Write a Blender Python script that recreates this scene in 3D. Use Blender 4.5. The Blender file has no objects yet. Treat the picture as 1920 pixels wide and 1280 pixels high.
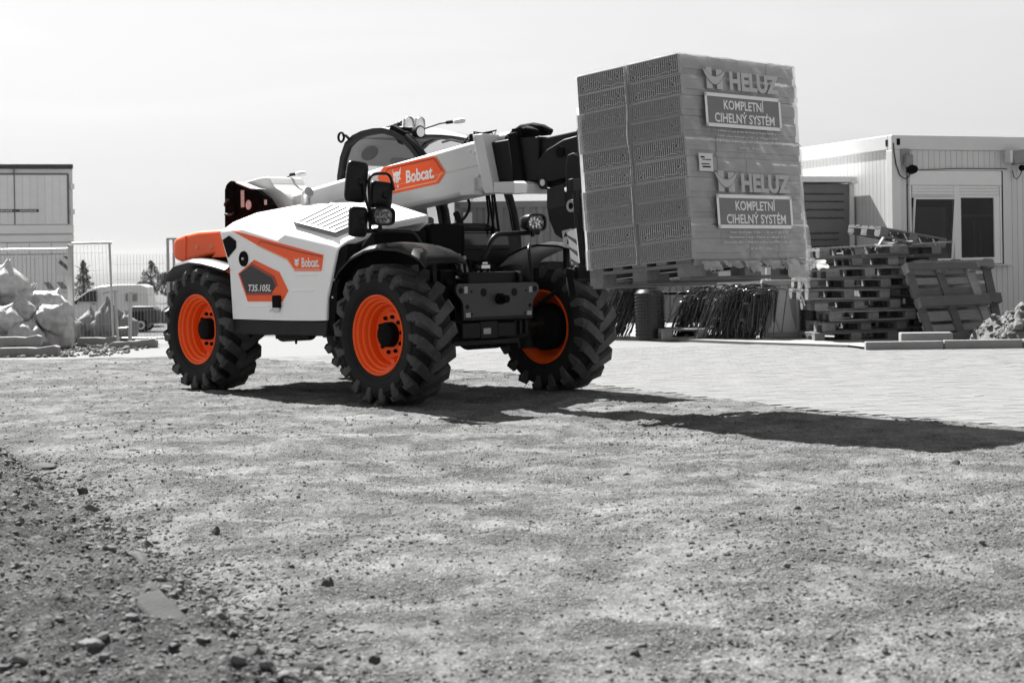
import bpy, bmesh, math, random
import numpy as np
from mathutils import Vector, Matrix, noise
R = math.radians
random.seed(7)
rng = np.random.default_rng(7)
S = bpy.context.scene
COL = S.collection

# ------------------------------------------------------------------ camera
cam_d = bpy.data.cameras.new('camera')
cam = bpy.data.objects.new('camera', cam_d); COL.objects.link(cam)
cam.matrix_world = Matrix.Translation((0, 0, 1.165)) @ Matrix.Rotation(R(90), 4, 'X') @ Matrix.Rotation(R(-.85), 4, 'Z')
cam_d.sensor_width = 36; cam_d.lens = 56.25
cam_d.shift_y = -145 / 1920
cam_d.clip_start = .1; cam_d.clip_end = 14000
cam_d.dof.use_dof = True; cam_d.dof.focus_distance = 13.2; cam_d.dof.aperture_fstop = 4.5
S.camera = cam

# ------------------------------------------------------------------ sky and sun (black-and-white picture: neutral light)
SUN = Vector((-.494, .769, 1.0)).normalized()          # towards the sun
w = bpy.data.worlds.new('World'); S.world = w; w.use_nodes = True
nt = w.node_tree; nt.nodes.clear()
sky = nt.nodes.new('ShaderNodeTexSky'); sky.sky_type = 'NISHITA'; sky.sun_disc = False
sky.sun_elevation = math.asin(SUN.z); sky.sun_rotation = math.atan2(SUN.x, SUN.y)
sky.air_density = 3.3; sky.dust_density = .3; sky.ozone_density = 1.0; sky.altitude = 200
bw = nt.nodes.new('ShaderNodeRGBToBW'); bg = nt.nodes.new('ShaderNodeBackground'); wo = nt.nodes.new('ShaderNodeOutputWorld')
bg.inputs['Strength'].default_value = .0355
wc = nt.nodes.new('ShaderNodeTexCoord'); wm = nt.nodes.new('ShaderNodeMapping'); wm.inputs['Scale'].default_value = (1.2, 1.2, 7); wm.inputs['Rotation'].default_value = (0, .12, 0)
wn = nt.nodes.new('ShaderNodeTexNoise'); wn.inputs['Scale'].default_value = 2.2; wn.inputs['Detail'].default_value = 7; wn.inputs['Distortion'].default_value = .8   # thin cirrus
wr = nt.nodes.new('ShaderNodeMapRange'); wr.inputs['From Min'].default_value = .5; wr.inputs['From Max'].default_value = .8; wr.inputs['To Min'].default_value = 1.; wr.inputs['To Max'].default_value = 1.09
wx = nt.nodes.new('ShaderNodeMath'); wx.operation = 'MULTIPLY'
nt.links.new(wc.outputs['Generated'], wm.inputs[0]); nt.links.new(wm.outputs[0], wn.inputs['Vector']); nt.links.new(wn.outputs['Fac'], wr.inputs['Value'])
nt.links.new(sky.outputs[0], bw.inputs[0]); nt.links.new(bw.outputs[0], wx.inputs[0]); nt.links.new(wr.outputs[0], wx.inputs[1]); nt.links.new(wx.outputs[0], bg.inputs[0]); nt.links.new(bg.outputs[0], wo.inputs[0])
sun_d = bpy.data.lights.new('sun', 'SUN'); sun_d.energy = 5.0; sun_d.angle = R(.55); sun_d.color = (1, .995, .985)
sun = bpy.data.objects.new('sun', sun_d); COL.objects.link(sun)
sun.rotation_euler = SUN.to_track_quat('Z', 'Y').to_euler(); sun.location = (-20, 30, 40)
S.view_settings.view_transform = 'Standard'; S.view_settings.look = 'None'
S.view_settings.gamma = 1; S.view_settings.exposure = 1.56; S.view_settings.use_curve_mapping = False
S.cycles.max_bounces = 6; S.cycles.diffuse_bounces = 3; S.cycles.glossy_bounces = 3; S.cycles.volume_bounces = 0; S.cycles.transparent_max_bounces = 12

# ------------------------------------------------------------------ materials
MATS = {}
def mat(name, col, rough=.6, metal=0., var=.12, scale=6., bump=0., bscale=60., spec=.5, dust=0., dustcol=.32, coat=0., detail=6., stretch=None):
    if name in MATS: return MATS[name]
    if not isinstance(col, (tuple, list)): col = (col, col, col)
    m = bpy.data.materials.new(name); m.use_nodes = True
    n, l = m.node_tree.nodes, m.node_tree.links
    b = n['Principled BSDF']
    tc = n.new('ShaderNodeTexCoord'); vec = tc.outputs['Object']
    if stretch:
        mp = n.new('ShaderNodeMapping'); mp.inputs['Scale'].default_value = stretch
        l.new(vec, mp.inputs[0]); vec = mp.outputs[0]
    no = n.new('ShaderNodeTexNoise'); no.inputs['Scale'].default_value = scale; no.inputs['Detail'].default_value = detail
    no.inputs['Roughness'].default_value = .62
    l.new(vec, no.inputs['Vector'])
    mr = n.new('ShaderNodeMapRange'); mr.inputs['From Min'].default_value = .28; mr.inputs['From Max'].default_value = .72
    mr.inputs['To Min'].default_value = 1 - var; mr.inputs['To Max'].default_value = 1 + var
    l.new(no.outputs['Fac'], mr.inputs['Value'])
    oi = n.new('ShaderNodeObjectInfo'); rm = n.new('ShaderNodeMapRange')
    rm.inputs['To Min'].default_value = 1 - var * .6; rm.inputs['To Max'].default_value = 1 + var * .6
    l.new(oi.outputs['Random'], rm.inputs['Value'])
    mu = n.new('ShaderNodeMath'); mu.operation = 'MULTIPLY'
    l.new(mr.outputs[0], mu.inputs[0]); l.new(rm.outputs[0], mu.inputs[1])
    vm = n.new('ShaderNodeVectorMath'); vm.operation = 'SCALE'; vm.inputs[0].default_value = col
    l.new(mu.outputs[0], vm.inputs['Scale'])
    out = vm.outputs[0]
    if dust:
        n2 = n.new('ShaderNodeTexNoise'); n2.inputs['Scale'].default_value = 3.1; n2.inputs['Detail'].default_value = 8
        n2.inputs['Roughness'].default_value = .7; l.new(tc.outputs['Object'], n2.inputs['Vector'])
        m2 = n.new('ShaderNodeMapRange'); m2.inputs['From Min'].default_value = .42; m2.inputs['From Max'].default_value = .78
        m2.inputs['To Max'].default_value = dust; l.new(n2.outputs['Fac'], m2.inputs['Value'])
        mx = n.new('ShaderNodeMix'); mx.data_type = 'RGBA'
        l.new(m2.outputs[0], mx.inputs['Factor']); l.new(out, mx.inputs['A']); mx.inputs['B'].default_value = (dustcol, dustcol, dustcol, 1)
        out = mx.outputs['Result']
    l.new(out, b.inputs['Base Color'])
    rr = n.new('ShaderNodeMapRange'); rr.inputs['To Min'].default_value = max(.02, rough - .1); rr.inputs['To Max'].default_value = min(1, rough + .1)
    l.new(no.outputs['Fac'], rr.inputs['Value']); l.new(rr.outputs[0], b.inputs['Roughness'])
    b.inputs['Metallic'].default_value = metal; b.inputs['Specular IOR Level'].default_value = spec
    if coat: b.inputs['Coat Weight'].default_value = coat; b.inputs['Coat Roughness'].default_value = .12
    if bump:
        n3 = n.new('ShaderNodeTexNoise'); n3.inputs['Scale'].default_value = bscale; n3.inputs['Detail'].default_value = 5
        l.new(vec, n3.inputs['Vector'])
        bp = n.new('ShaderNodeBump'); bp.inputs['Strength'].default_value = bump; bp.inputs['Distance'].default_value = .01
        l.new(n3.outputs['Fac'], bp.inputs['Height']); l.new(bp.outputs[0], b.inputs['Normal'])
    MATS[name] = m
    return m

def glass_mat(name, tint, gloss=.12, rough=.02, milky=0., milkcol=.7):
    if name in MATS: return MATS[name]
    m = bpy.data.materials.new(name); m.use_nodes = True
    n, l = m.node_tree.nodes, m.node_tree.links; n.clear()
    o = n.new('ShaderNodeOutputMaterial'); t = n.new('ShaderNodeBsdfTransparent'); t.inputs[0].default_value = (tint, tint, tint, 1)
    g = n.new('ShaderNodeBsdfGlossy'); g.inputs['Roughness'].default_value = rough; g.inputs[0].default_value = (.9, .9, .9, 1)
    lw = n.new('ShaderNodeLayerWeight'); lw.inputs['Blend'].default_value = gloss
    no = n.new('ShaderNodeTexNoise'); no.inputs['Scale'].default_value = 7; no.inputs['Detail'].default_value = 6
    tc = n.new('ShaderNodeTexCoord'); l.new(tc.outputs['Object'], no.inputs['Vector'])
    src = t.outputs[0]
    if milky:
        d = n.new('ShaderNodeBsdfDiffuse'); d.inputs[0].default_value = (milkcol, milkcol, milkcol, 1)
        tr = n.new('ShaderNodeBsdfTranslucent'); tr.inputs[0].default_value = (milkcol, milkcol, milkcol, 1)
        ad = n.new('ShaderNodeMixShader'); ad.inputs[0].default_value = .35; l.new(d.outputs[0], ad.inputs[1]); l.new(tr.outputs[0], ad.inputs[2])
        mm = n.new('ShaderNodeMapRange'); mm.inputs['From Min'].default_value = .3; mm.inputs['From Max'].default_value = .7
        mm.inputs['To Min'].default_value = milky * .8; mm.inputs['To Max'].default_value = min(1, milky * 1.2); l.new(no.outputs['Fac'], mm.inputs['Value'])
        mx = n.new('ShaderNodeMixShader'); l.new(mm.outputs[0], mx.inputs[0]); l.new(src, mx.inputs[1]); l.new(ad.outputs[0], mx.inputs[2]); src = mx.outputs[0]
        bp = n.new('ShaderNodeBump'); bp.inputs['Strength'].default_value = .6; bp.inputs['Distance'].default_value = .02
        n2 = n.new('ShaderNodeTexNoise'); n2.inputs['Scale'].default_value = 14; n2.inputs['Detail'].default_value = 4; n2.inputs['Distortion'].default_value = 1.5
        l.new(tc.outputs['Object'], n2.inputs['Vector']); l.new(n2.outputs['Fac'], bp.inputs['Height'])
        l.new(bp.outputs[0], g.inputs['Normal']); l.new(bp.outputs[0], d.inputs['Normal'])
    m2 = n.new('ShaderNodeMixShader'); l.new(lw.outputs['Fresnel'], m2.inputs[0]); l.new(src, m2.inputs[1]); l.new(g.outputs[0], m2.inputs[2])
    l.new(m2.outputs[0], o.inputs[0])
    MATS[name] = m
    return m

OR = (.95, .10, .006)
white = mat('white_paint', .90, .32, var=.02, scale=2, coat=.25, dust=.10, dustcol=.62)
lgrey = mat('light_grey_paint', .60, .4, var=.03, scale=3, coat=.1, dust=.12, dustcol=.5)
orange = mat('orange_paint', OR, .42, var=.05, scale=3, spec=.35, bump=.03, bscale=9)
black = mat('black_steel', .006, .5, spec=.16, var=.3, scale=5, dust=.05, dustcol=.12)
blackm = mat('black_matt', .004, .8, spec=.1, var=.3, scale=5)
plastic = mat('black_plastic', .006, .34, spec=.2, var=.2, scale=3, dust=.06, dustcol=.15)
darkg = mat('dark_grey_steel', .016, .55, spec=.15, var=.15, scale=4, dust=.08, dustcol=.15)
rubber = mat('tyre_rubber', .008, .75, var=.25, scale=9, bump=.25, bscale=45, dust=.3, dustcol=.035, spec=.25)
lugm = mat('lug_rubber', .042, .65, var=.3, scale=14, bump=.35, bscale=70, dust=.7, dustcol=.13, spec=.25)
steel = mat('bright_steel', .55, .28, metal=1., var=.1, scale=8)
chrome = mat('chrome', .8, .12, metal=1., var=.03)
decalw = mat('white_print', .82, .5, var=.02)
sticker = mat('sticker_print', .36, .5, var=.25, scale=40)
glass = glass_mat('cab_glass', .82, .16)
lens = glass_mat('lens_glass', .95, .2)

# ------------------------------------------------------------------ mesh helpers
class MB:
    def __init__(s): s.v = []; s.f = []; s.mi = []; s.cur = 0
    def add(s, vs, fs):
        o = len(s.v); s.v += [tuple(p) for p in vs]; s.f += [tuple(i + o for i in q) for q in fs]; s.mi += [s.cur] * len(fs); return s
    def box(s, c, d, rot=None):
        x, y, z = (d[0] / 2, d[1] / 2, d[2] / 2)
        p = [Vector((sx * x, sy * y, sz * z)) for sz in (-1, 1) for sy in (-1, 1) for sx in (-1, 1)]
        if rot is not None: p = [rot @ q for q in p]
        c = Vector(c)
        return s.add([q + c for q in p], [(0, 2, 3, 1), (4, 5, 7, 6), (0, 1, 5, 4), (2, 6, 7, 3), (0, 4, 6, 2), (1, 3, 7, 5)])
    def bb(s, a, b):
        return s.box([(a[i] + b[i]) / 2 for i in range(3)], [abs(b[i] - a[i]) for i in range(3)])
    def prism(s, poly, ax, a, b):
        n = len(poly)
        def P(u, v, t): return {'y': (u, t, v), 'x': (t, u, v), 'z': (u, v, t)}[ax]
        vs = [P(u, v, a) for u, v in poly] + [P(u, v, b) for u, v in poly]
        fs = [tuple(range(n)), tuple(range(2 * n - 1, n - 1, -1))] + [(i, i + n, (i + 1) % n + n, (i + 1) % n) for i in range(n)]
        return s.add(vs, fs)
    def cyl(s, p0, p1, r0, r1=None, n=16, cap=True):
        r1 = r0 if r1 is None else r1
        p0, p1 = Vector(p0), Vector(p1); d = (p1 - p0).normalized()
        u = d.orthogonal().normalized(); w_ = d.cross(u)
        vs = []
        for p, r in ((p0, r0), (p1, r1)):
            vs += [p + (u * math.cos(2 * math.pi * i / n) + w_ * math.sin(2 * math.pi * i / n)) * r for i in range(n)]
        fs = [(i, (i + 1) % n, (i + 1) % n + n, i + n) for i in range(n)]
        if cap: fs += [tuple(range(n - 1, -1, -1)), tuple(range(n, 2 * n))]
        return s.add(vs, fs)
    def tube(s, pts, r, n=8, cap=True):
        pts = [Vector(p) for p in pts]; m = len(pts); vs = []
        d0 = (pts[1] - pts[0]).normalized(); u = d0.orthogonal().normalized()
        for k, p in enumerate(pts):
            d = (pts[min(k + 1, m - 1)] - pts[max(k - 1, 0)]).normalized()
            u = (u - d * u.dot(d)).normalized(); w_ = d.cross(u)
            rr = r[k] if isinstance(r, (list, tuple)) else r
            vs += [p + (u * math.cos(2 * math.pi * i / n) + w_ * math.sin(2 * math.pi * i / n)) * rr for i in range(n)]
        fs = [(k * n + i, k * n + (i + 1) % n, (k + 1) * n + (i + 1) % n, (k + 1) * n + i) for k in range(m - 1) for i in range(n)]
        if cap: fs += [tuple(range(n - 1, -1, -1)), tuple(range((m - 1) * n, m * n))]
        return s.add(vs, fs)
    def lathe(s, prof, n=48, c=(0, 0, 0), closed=False, sy=1):          # profile of (r, y) about the y axis
        vs = []; m = len(prof)
        for i in range(n):
            a = 2 * math.pi * i / n
            vs += [(c[0] + r * math.cos(a), c[1] + y * sy, c[2] + r * math.sin(a)) for r, y in prof]
        fs = []
        for i in range(n):
            j = (i + 1) % n
            for k in range(m if closed else m - 1):
                q = (i * m + k, j * m + k, j * m + (k + 1) % m, i * m + (k + 1) % m)
                fs.append(q if sy > 0 else q[::-1])
        return s.add(vs, fs)
    def loft(s, secs, closed=False, caps=False):
        m = len(secs[0]); vs = [p for q in secs for p in q]; fs = []
        for i in range(len(secs) - 1):
            for k in range(m if closed else m - 1):
                fs.append((i * m + k, i * m + (k + 1) % m, (i + 1) * m + (k + 1) % m, (i + 1) * m + k))
        if caps: fs += [tuple(range(m)), tuple(range(len(vs) - 1, len(vs) - m - 1, -1))]
        return s.add(vs, fs)
    def mesh(s, name, mats, smooth=None, fix=True):
        me = bpy.data.meshes.new(name); me.from_pydata(s.v, [], s.f)
        for m in (mats if isinstance(mats, (list, tuple)) else [mats]): me.materials.append(m)
        if any(s.mi): me.polygons.foreach_set('material_index', s.mi)
        if fix:
            b = bmesh.new(); b.from_mesh(me); bmesh.ops.recalc_face_normals(b, faces=b.faces); b.to_mesh(me); b.free()
        if smooth is not None:
            me.polygons.foreach_set('use_smooth', [True] * len(me.polygons))
            if smooth < 180: me.set_sharp_from_angle(angle=R(smooth))
        me.update(); return me
    def build(s, name, mats, parent=None, bevel=0, smooth=None, seg=2, loc=None, fix=True):
        if bevel and smooth is None: smooth = 35
        o = bpy.data.objects.new(name, s.mesh(name, mats, smooth, fix)); COL.objects.link(o); o.parent = parent
        if loc is not None: o.location = loc
        if bevel:
            md = o.modifiers.new('bevel', 'BEVEL'); md.width = bevel; md.segments = seg; md.limit_method = 'ANGLE'; md.angle_limit = R(32)
        return o

def empty(name, loc=(0, 0, 0), rot=(0, 0, 0), parent=None):
    o = bpy.data.objects.new(name, None); COL.objects.link(o); o.location = loc; o.rotation_euler = rot; o.parent = parent
    o.empty_display_size = .1; return o
def tag(o, label=None, cat=None, group=None, kind=None):
    if label: o['label'] = label
    if cat: o['category'] = cat
    if group: o['group'] = group
    if kind: o['kind'] = kind
    return o
def inst(me, name, parent=None, loc=(0, 0, 0), rot=(0, 0, 0), scale=(1, 1, 1)):
    o = bpy.data.objects.new(name, me); COL.objects.link(o); o.parent = parent; o.location = loc; o.rotation_euler = rot; o.scale = scale; return o
def copy_tree(o, parent=None):
    c = o.copy(); COL.objects.link(c); c.parent = parent
    for ch in list(o.children): copy_tree(ch, c)
    return c
_tx = {}
def text_into(mb, body, origin, ux, uz, wd, ht, depth, bold=.0, shear=0.):
    """flat lettering: origin = lower left corner, ux / uz = directions of writing and up, wd x ht = size"""
    key = (body, bold, shear)
    if key not in _tx:
        cu = bpy.data.curves.new('lettering', 'FONT'); cu.body = body; cu.offset = bold; cu.resolution_u = 3; cu.shear = shear
        o = bpy.data.objects.new('lettering', cu); COL.objects.link(o)
        dg = bpy.context.evaluated_depsgraph_get(); me = bpy.data.meshes.new_from_object(o.evaluated_get(dg))
        _tx[key] = ([v.co.copy() for v in me.vertices], [tuple(p.vertices) for p in me.polygons])
        bpy.data.objects.remove(o); bpy.data.meshes.remove(me); bpy.data.curves.remove(cu)
    vs, fs = _tx[key]
    x0 = min(v.x for v in vs); x1 = max(v.x for v in vs); y0 = min(v.y for v in vs); y1 = max(v.y for v in vs)
    o, ux, uz = Vector(origin), Vector(ux), Vector(uz); nn = ux.cross(uz)
    mb.add([o + ux * ((v.x - x0) / (x1 - x0) * wd) + uz * ((v.y - y0) / (y1 - y0) * ht) + nn * depth for v in vs], fs)

def fbm(x, y, seed=0, octv=5, f0=1., gain=.5):
    """vectorised value noise, numpy"""
    out = np.zeros_like(x); amp = 1.; tot = 0; f = f0
    for k in range(octv):
        r_ = np.random.default_rng(seed * 31 + k); tab = r_.random((256, 256))
        xx = x * f + 17.3 * k; yy = y * f + 5.7 * k
        xi = np.floor(xx).astype(int); yi = np.floor(yy).astype(int); u = xx - xi; v = yy - yi
        u = u * u * (3 - 2 * u); v = v * v * (3 - 2 * v)
        a = tab[xi % 256, yi % 256]; b = tab[(xi + 1) % 256, yi % 256]; c = tab[xi % 256, (yi + 1) % 256]; d = tab[(xi + 1) % 256, (yi + 1) % 256]
        out += amp * ((a * (1 - u) + b * u) * (1 - v) + (c * (1 - u) + d * u) * v); tot += amp
        amp *= gain; f *= 2.03
    return out / tot - .5
def np_mesh(name, V, Fq, mats, smooth=True):
    me = bpy.data.meshes.new(name); n = Fq.shape[1]
    me.vertices.add(len(V)); me.vertices.foreach_set('co', V.astype(np.float32).ravel())
    me.loops.add(Fq.size); me.loops.foreach_set('vertex_index', Fq.astype(np.int32).ravel())
    me.polygons.add(len(Fq)); me.polygons.foreach_set('loop_start', np.arange(0, Fq.size, n, dtype=np.int32))
    try: me.polygons.foreach_set('loop_total', np.full(len(Fq), n, np.int32))
    except Exception: pass
    me.polygons.foreach_set('use_smooth', np.full(len(Fq), smooth))
    for m in (mats if isinstance(mats, (list, tuple)) else [mats]): me.materials.append(m)
    me.update(calc_edges=True); me.validate(); return me
# ================================================================== the setting: yard, paving, hills
PB = [(-40, 21.5), (-6.7, 21.0), (-4.6, 21.3), (-3.3, 20.3), (-2.0, 18.9), (0, 16.9), (.92, 14.8), (2.2, 12.45), (3.42, 10.75), (6, 7.5), (12, 1), (20, -8)]   # edge of the paving
pbx = np.array([p[0] for p in PB], float); pby = np.array([p[1] for p in PB], float)
BA, BB_ = np.array([-3.3, 10.26]), np.array([-.56, 4.48])               # line of the buried kerb, lower left
bd = (BB_ - BA) / np.linalg.norm(BB_ - BA); bn = np.array([bd[1], -bd[0]])   # bn points to the lower left side
def ground_z(x, y):
    x = np.asarray(x, float); y = np.asarray(y, float)
    edge = np.interp(x, pbx, pby)
    t = (edge - y)                                                       # > 0: dirt
    dirt = np.clip(t / 1.2, 0, 1)
    z = .075 * fbm(x, y, 1, 4, .55) * np.clip((y - 2) / 4, .3, 1) * (.35 + .65 * np.clip(np.abs(y - 14) / 4, 0, 1)) + .038 * fbm(x, y, 2, 5, 4.5, .66)
    z += .040 * np.maximum(0, fbm(x, y, 3, 4, 14., .7)) * np.clip(.6 + 2.6 * fbm(x, y, 12, 3, .9), .1, 1.6) + .016 * fbm(x, y, 5, 3, 38., .6)
    rr_ = np.abs((x * .93 + y * .36) - 3.9 - .25 * np.sin(y * .55)); rut = np.exp(-(np.minimum(np.abs(rr_ - .95), 9) / .2) ** 4)
    z += rut * (-.016 + .010 * np.maximum(0, np.sin((y - x * .4 + .35 * np.abs(rr_ - .95)) * 34)) * np.clip(.5 + 2 * fbm(x, y, 21, 3, 1.3), 0, 1))
    z *= dirt
    z += np.where(t < 0, np.maximum(-.06, .004 + t * .05 + .055 * fbm(x, y, 4, 5, 1.6, .6)), 0) + np.where((t >= 0) & (t < .5), .012 * fbm(x, y, 4, 3, 3.) - .002, 0)
    s = (x - BA[0]) * bn[0] + (y - BA[1]) * bn[1]
    berm = 1 / (1 + np.exp(-np.clip((s - .05 + .25 * fbm(x, y, 6, 3, 1.5)) / .05, -40, 40)))
    near = np.clip((12.5 - y) / 2, 0, 1)
    z += near * berm * (.07 + .17 * fbm(x, y, 7, 6, 3.3, .66))
    z -= near * .05 * np.exp(-((s + .12) / .16) ** 2)
    far = np.clip((y - 27) / 30, 0, 1); z -= 1.25 * far * far * (3 - 2 * far)
    return z
def gz(x, y): return float(ground_z(np.array([x]), np.array([y]))[0])

def ground_mat():
    m = bpy.data.materials.new('dirt_and_gravel'); m.use_nodes = True
    n, l = m.node_tree.nodes, m.node_tree.links; b = n['Principled BSDF']; b.inputs['Roughness'].default_value = .97; b.inputs['Specular IOR Level'].default_value = .2
    tc = n.new('ShaderNodeTexCoord'); v = tc.outputs['Object']
    def N(sc, det, ro=.6, dist=0.):
        q = n.new('ShaderNodeTexNoise'); q.inputs['Scale'].default_value = sc; q.inputs['Detail'].default_value = det; q.inputs['Roughness'].default_value = ro
        q.inputs['Distortion'].default_value = dist; l.new(v, q.inputs['Vector']); return q.outputs['Fac']
    def MR(x, a, c, d, e):
        q = n.new('ShaderNodeMapRange'); q.inputs['From Min'].default_value = a; q.inputs['From Max'].default_value = c
        q.inputs['To Min'].default_value = d; q.inputs['To Max'].default_value = e; l.new(x, q.inputs['Value']); return q.outputs[0]
    def MA(op, a, c):
        q = n.new('ShaderNodeMath'); q.operation = op
        for i, u in enumerate((a, c)):
            if isinstance(u, (int, float)): q.inputs[i].default_value = u
            else: l.new(u, q.inputs[i])
        return q.outputs[0]
    mpg = n.new('ShaderNodeMapping'); mpg.inputs['Scale'].default_value = (.95, 1.0, 1); l.new(tc.outputs['Object'], mpg.inputs[0]); v = mpg.outputs[0]
    big = MR(N(1.1, 7, .68), .3, .7, .74, 1.26)
    v = tc.outputs['Object']
    mid = MR(N(9, 7, .75, .8), .32, .68, .62, 1.32)
    fine = MR(N(55, 5, .75, .8), .32, .68, .5, 1.4)
    def vor(sc):
        q = n.new('ShaderNodeTexVoronoi'); q.inputs['Scale'].default_value = sc; q.inputs['Randomness'].default_value = 1; l.new(v, q.inputs['Vector']); return q
    v1, v2 = vor(75), vor(26)
    peb = MR(v1.outputs['Distance'], .05, .5, 1.32, .42)
    v = mpg.outputs[0]; patch = N(2.3, 5, .62, .6); v = tc.outputs['Object']
    msk = MR(patch, .40, .60, .6, 1.0)
    fp = MA('MULTIPLY', fine, peb)
    fpm = MA('ADD', MA('MULTIPLY', fp, msk), MA('MULTIPLY', MA('SUBTRACT', 1.0, msk), .84))
    tone = MA('MULTIPLY', MA('MULTIPLY', big, mid), fpm)
    an = n.new('ShaderNodeAttribute'); an.attribute_name = 'soil'
    tone = MA('MULTIPLY', tone, MR(an.outputs['Fac'], 0, 1, 1, .5))
    sc = n.new('ShaderNodeVectorMath'); sc.operation = 'SCALE'; sc.inputs[0].default_value = (.225, .225, .225); l.new(tone, sc.inputs['Scale'])
    l.new(sc.outputs[0], b.inputs['Base Color'])
    hgt = MA('ADD', MA('MULTIPLY', MR(v1.outputs['Distance'], 0, .5, 1, 0), .5), MA('ADD', MA('MULTIPLY', MR(v2.outputs['Distance'], 0, .4, 1, 0), .7), N(38, 8, .75)))
    bp = n.new('ShaderNodeBump'); bp.inputs['Strength'].default_value = 1.; bp.inputs['Distance'].default_value = .03
    l.new(MR(patch, .38, .62, .35, 1.0), bp.inputs['Strength']); l.new(hgt, bp.inputs['Height']); l.new(bp.outputs[0], b.inputs['Normal'])
    return m
GM = ground_mat()
xs = np.concatenate([-np.geomspace(8000, 9.2, 36), np.arange(-9, -5, .08), np.arange(-5, 5, .022), np.arange(5, 9, .08), np.geomspace(9.2, 8000, 36)])
ys = np.concatenate([np.linspace(-60, 2.5, 14), 3.2 * np.exp(np.arange(0, 2.03, .0036)), np.geomspace(25.2, 7600, 76)])
X, Y = np.meshgrid(xs, ys); Z = ground_z(X, Y)
nx, ny = len(xs), len(ys)
idx = np.arange(nx * ny).reshape(ny, nx)
Fq = np.stack([idx[:-1, :-1], idx[:-1, 1:], idx[1:, 1:], idx[1:, :-1]], -1).reshape(-1, 4)
gme = np_mesh('ground', np.stack([X, Y, Z], -1).reshape(-1, 3), Fq, GM)
sg_ = (X - BA[0]) * bn[0] + (Y - BA[1]) * bn[1]
soil = 1 / (1 + np.exp(-np.clip((sg_ + .12 + .55 * fbm(X, Y, 14, 5, 2.2, .6)) / .07, -40, 40))) * np.clip((13 - Y) / 2, 0, 1) * (Y > 2)
at_ = gme.attributes.new('soil', 'FLOAT', 'POINT'); at_.data.foreach_set('value', soil.astype(np.float32).ravel())
go = inst(gme, 'ground'); tag(go, 'dusty dirt and gravel yard ground', kind='structure')

# pavers -----------------------------------------------------------
paver_m = mat('concrete_paver', .18, .9, var=.16, scale=3, bump=.12, bscale=60, dust=.6, dustcol=.20, spec=.12)
joint_m = mat('paving_sand', .16, .95, var=.12, scale=9, bump=.2, bscale=60)
pav = MB(); g_ = []
for x in np.linspace(-40, 45, 86): g_.append((x, np.interp(x, pbx, pby)))
pvs = []; pfs = []
for i, (x, y0) in enumerate(g_):
    pvs += [(x, y0 + .05, -.003), (x, max(27, y0 + 6), -.003)]
    if i: pfs.append((2 * i - 2, 2 * i, 2 * i + 1, 2 * i - 1))
pav.add(pvs, pfs); paving = pav.build('paving', joint_m); tag(paving, 'sunlit pale concrete block paving behind the machine', kind='structure')
pa = R(12); pc, ps = math.cos(pa), math.sin(pa)
cells = []
for i in range(-60, 90):
    for j in range(-20, 130):
        u = i * .205 + (.10 if j % 2 else 0); v_ = j * .105 + 8
        x = u * pc - v_ * ps + 3; y = u * ps + v_ * pc
        if y > 24.2 or x < -7 or x > 9.5 or abs(x) > .36 * y + .8: continue
        if y < np.interp(x, pbx, pby) + .08 + .12 * random.random(): continue
        cells.append((y, x, y))
cells.sort()
pm = MB(); pm.box((0, 0, -.02), (.2035, .1035, .05)); pme = pm.mesh('paver', paver_m)
for k, (_, x, y) in enumerate(cells[:300]):
    inst(pme, 'paver', paving, (x, y, random.uniform(-.0015, .0015)), (random.uniform(-.004, .004), random.uniform(-.004, .004), pa))
C = np.array([(c[1], c[2]) for c in cells[300:]]); nC = len(C)
base = np.array([(sx * .10175, sy * .05175, sz) for sz in (-.03, .005) for sy in (-1, 1) for sx in (-1, 1)])
rot = np.array([[pc, ps, 0], [-ps, pc, 0], [0, 0, 1]])
V = (base @ rot)[None] + np.concatenate([C, rng.uniform(-.0012, .0012, (nC, 1))], 1)[:, None, :]
V[:, 4:, 2] += rng.uniform(-.0006, .0006, (nC, 4))
bf = np.array([(4, 5, 7, 6), (0, 1, 5, 4), (2, 6, 7, 3), (0, 4, 6, 2), (1, 3, 7, 5)])
o = inst(np_mesh('paver_field', V.reshape(-1, 3), (bf[None] + 8 * np.arange(nC)[:, None, None]).reshape(-1, 4), paver_m, False), 'paver_field', paving); tag(o, kind='stuff')

# gravel -----------------------------------------------------------
bm = bmesh.new(); bmesh.ops.create_icosphere(bm, subdivisions=1, radius=1); bm.verts.ensure_lookup_table()
IV = np.array([v.co[:] for v in bm.verts]); IF = np.array([[v.index for v in f.verts] for f in bm.faces]); bm.free()
stone_m = mat('loose_stone', .15, .9, var=.28, scale=30, bump=.3, bscale=90, spec=.25)
def stones(name, pts, sizes, flat=(.45, .8), mats=stone_m):
    n_ = len(pts); sz = sizes[:, None] * rng.uniform(.65, 1.35, (n_, 3)); sz[:, 2] *= rng.uniform(*flat, n_)
    V = IV[None] * (1 + rng.uniform(-.28, .28, (n_, len(IV), 1))) * sz[:, None, :]
    a = rng.uniform(0, 2 * np.pi, n_); t = rng.uniform(-.35, .35, n_)
    c, s = np.cos(a)[:, None], np.sin(a)[:, None]
    Vz = V[..., 2] * np.cos(t)[:, None] + V[..., 0] * np.sin(t)[:, None]; Vx0 = V[..., 0] * np.cos(t)[:, None] - V[..., 2] * np.sin(t)[:, None]
    W = np.stack([Vx0 * c - V[..., 1] * s, Vx0 * s + V[..., 1] * c, Vz], -1) + pts[:, None, :]
    F_ = (IF[None] + len(IV) * np.arange(n_)[:, None, None]).reshape(-1, 3)
    return np_mesh(name, W.reshape(-1, 3), F_, mats, False)
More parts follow.
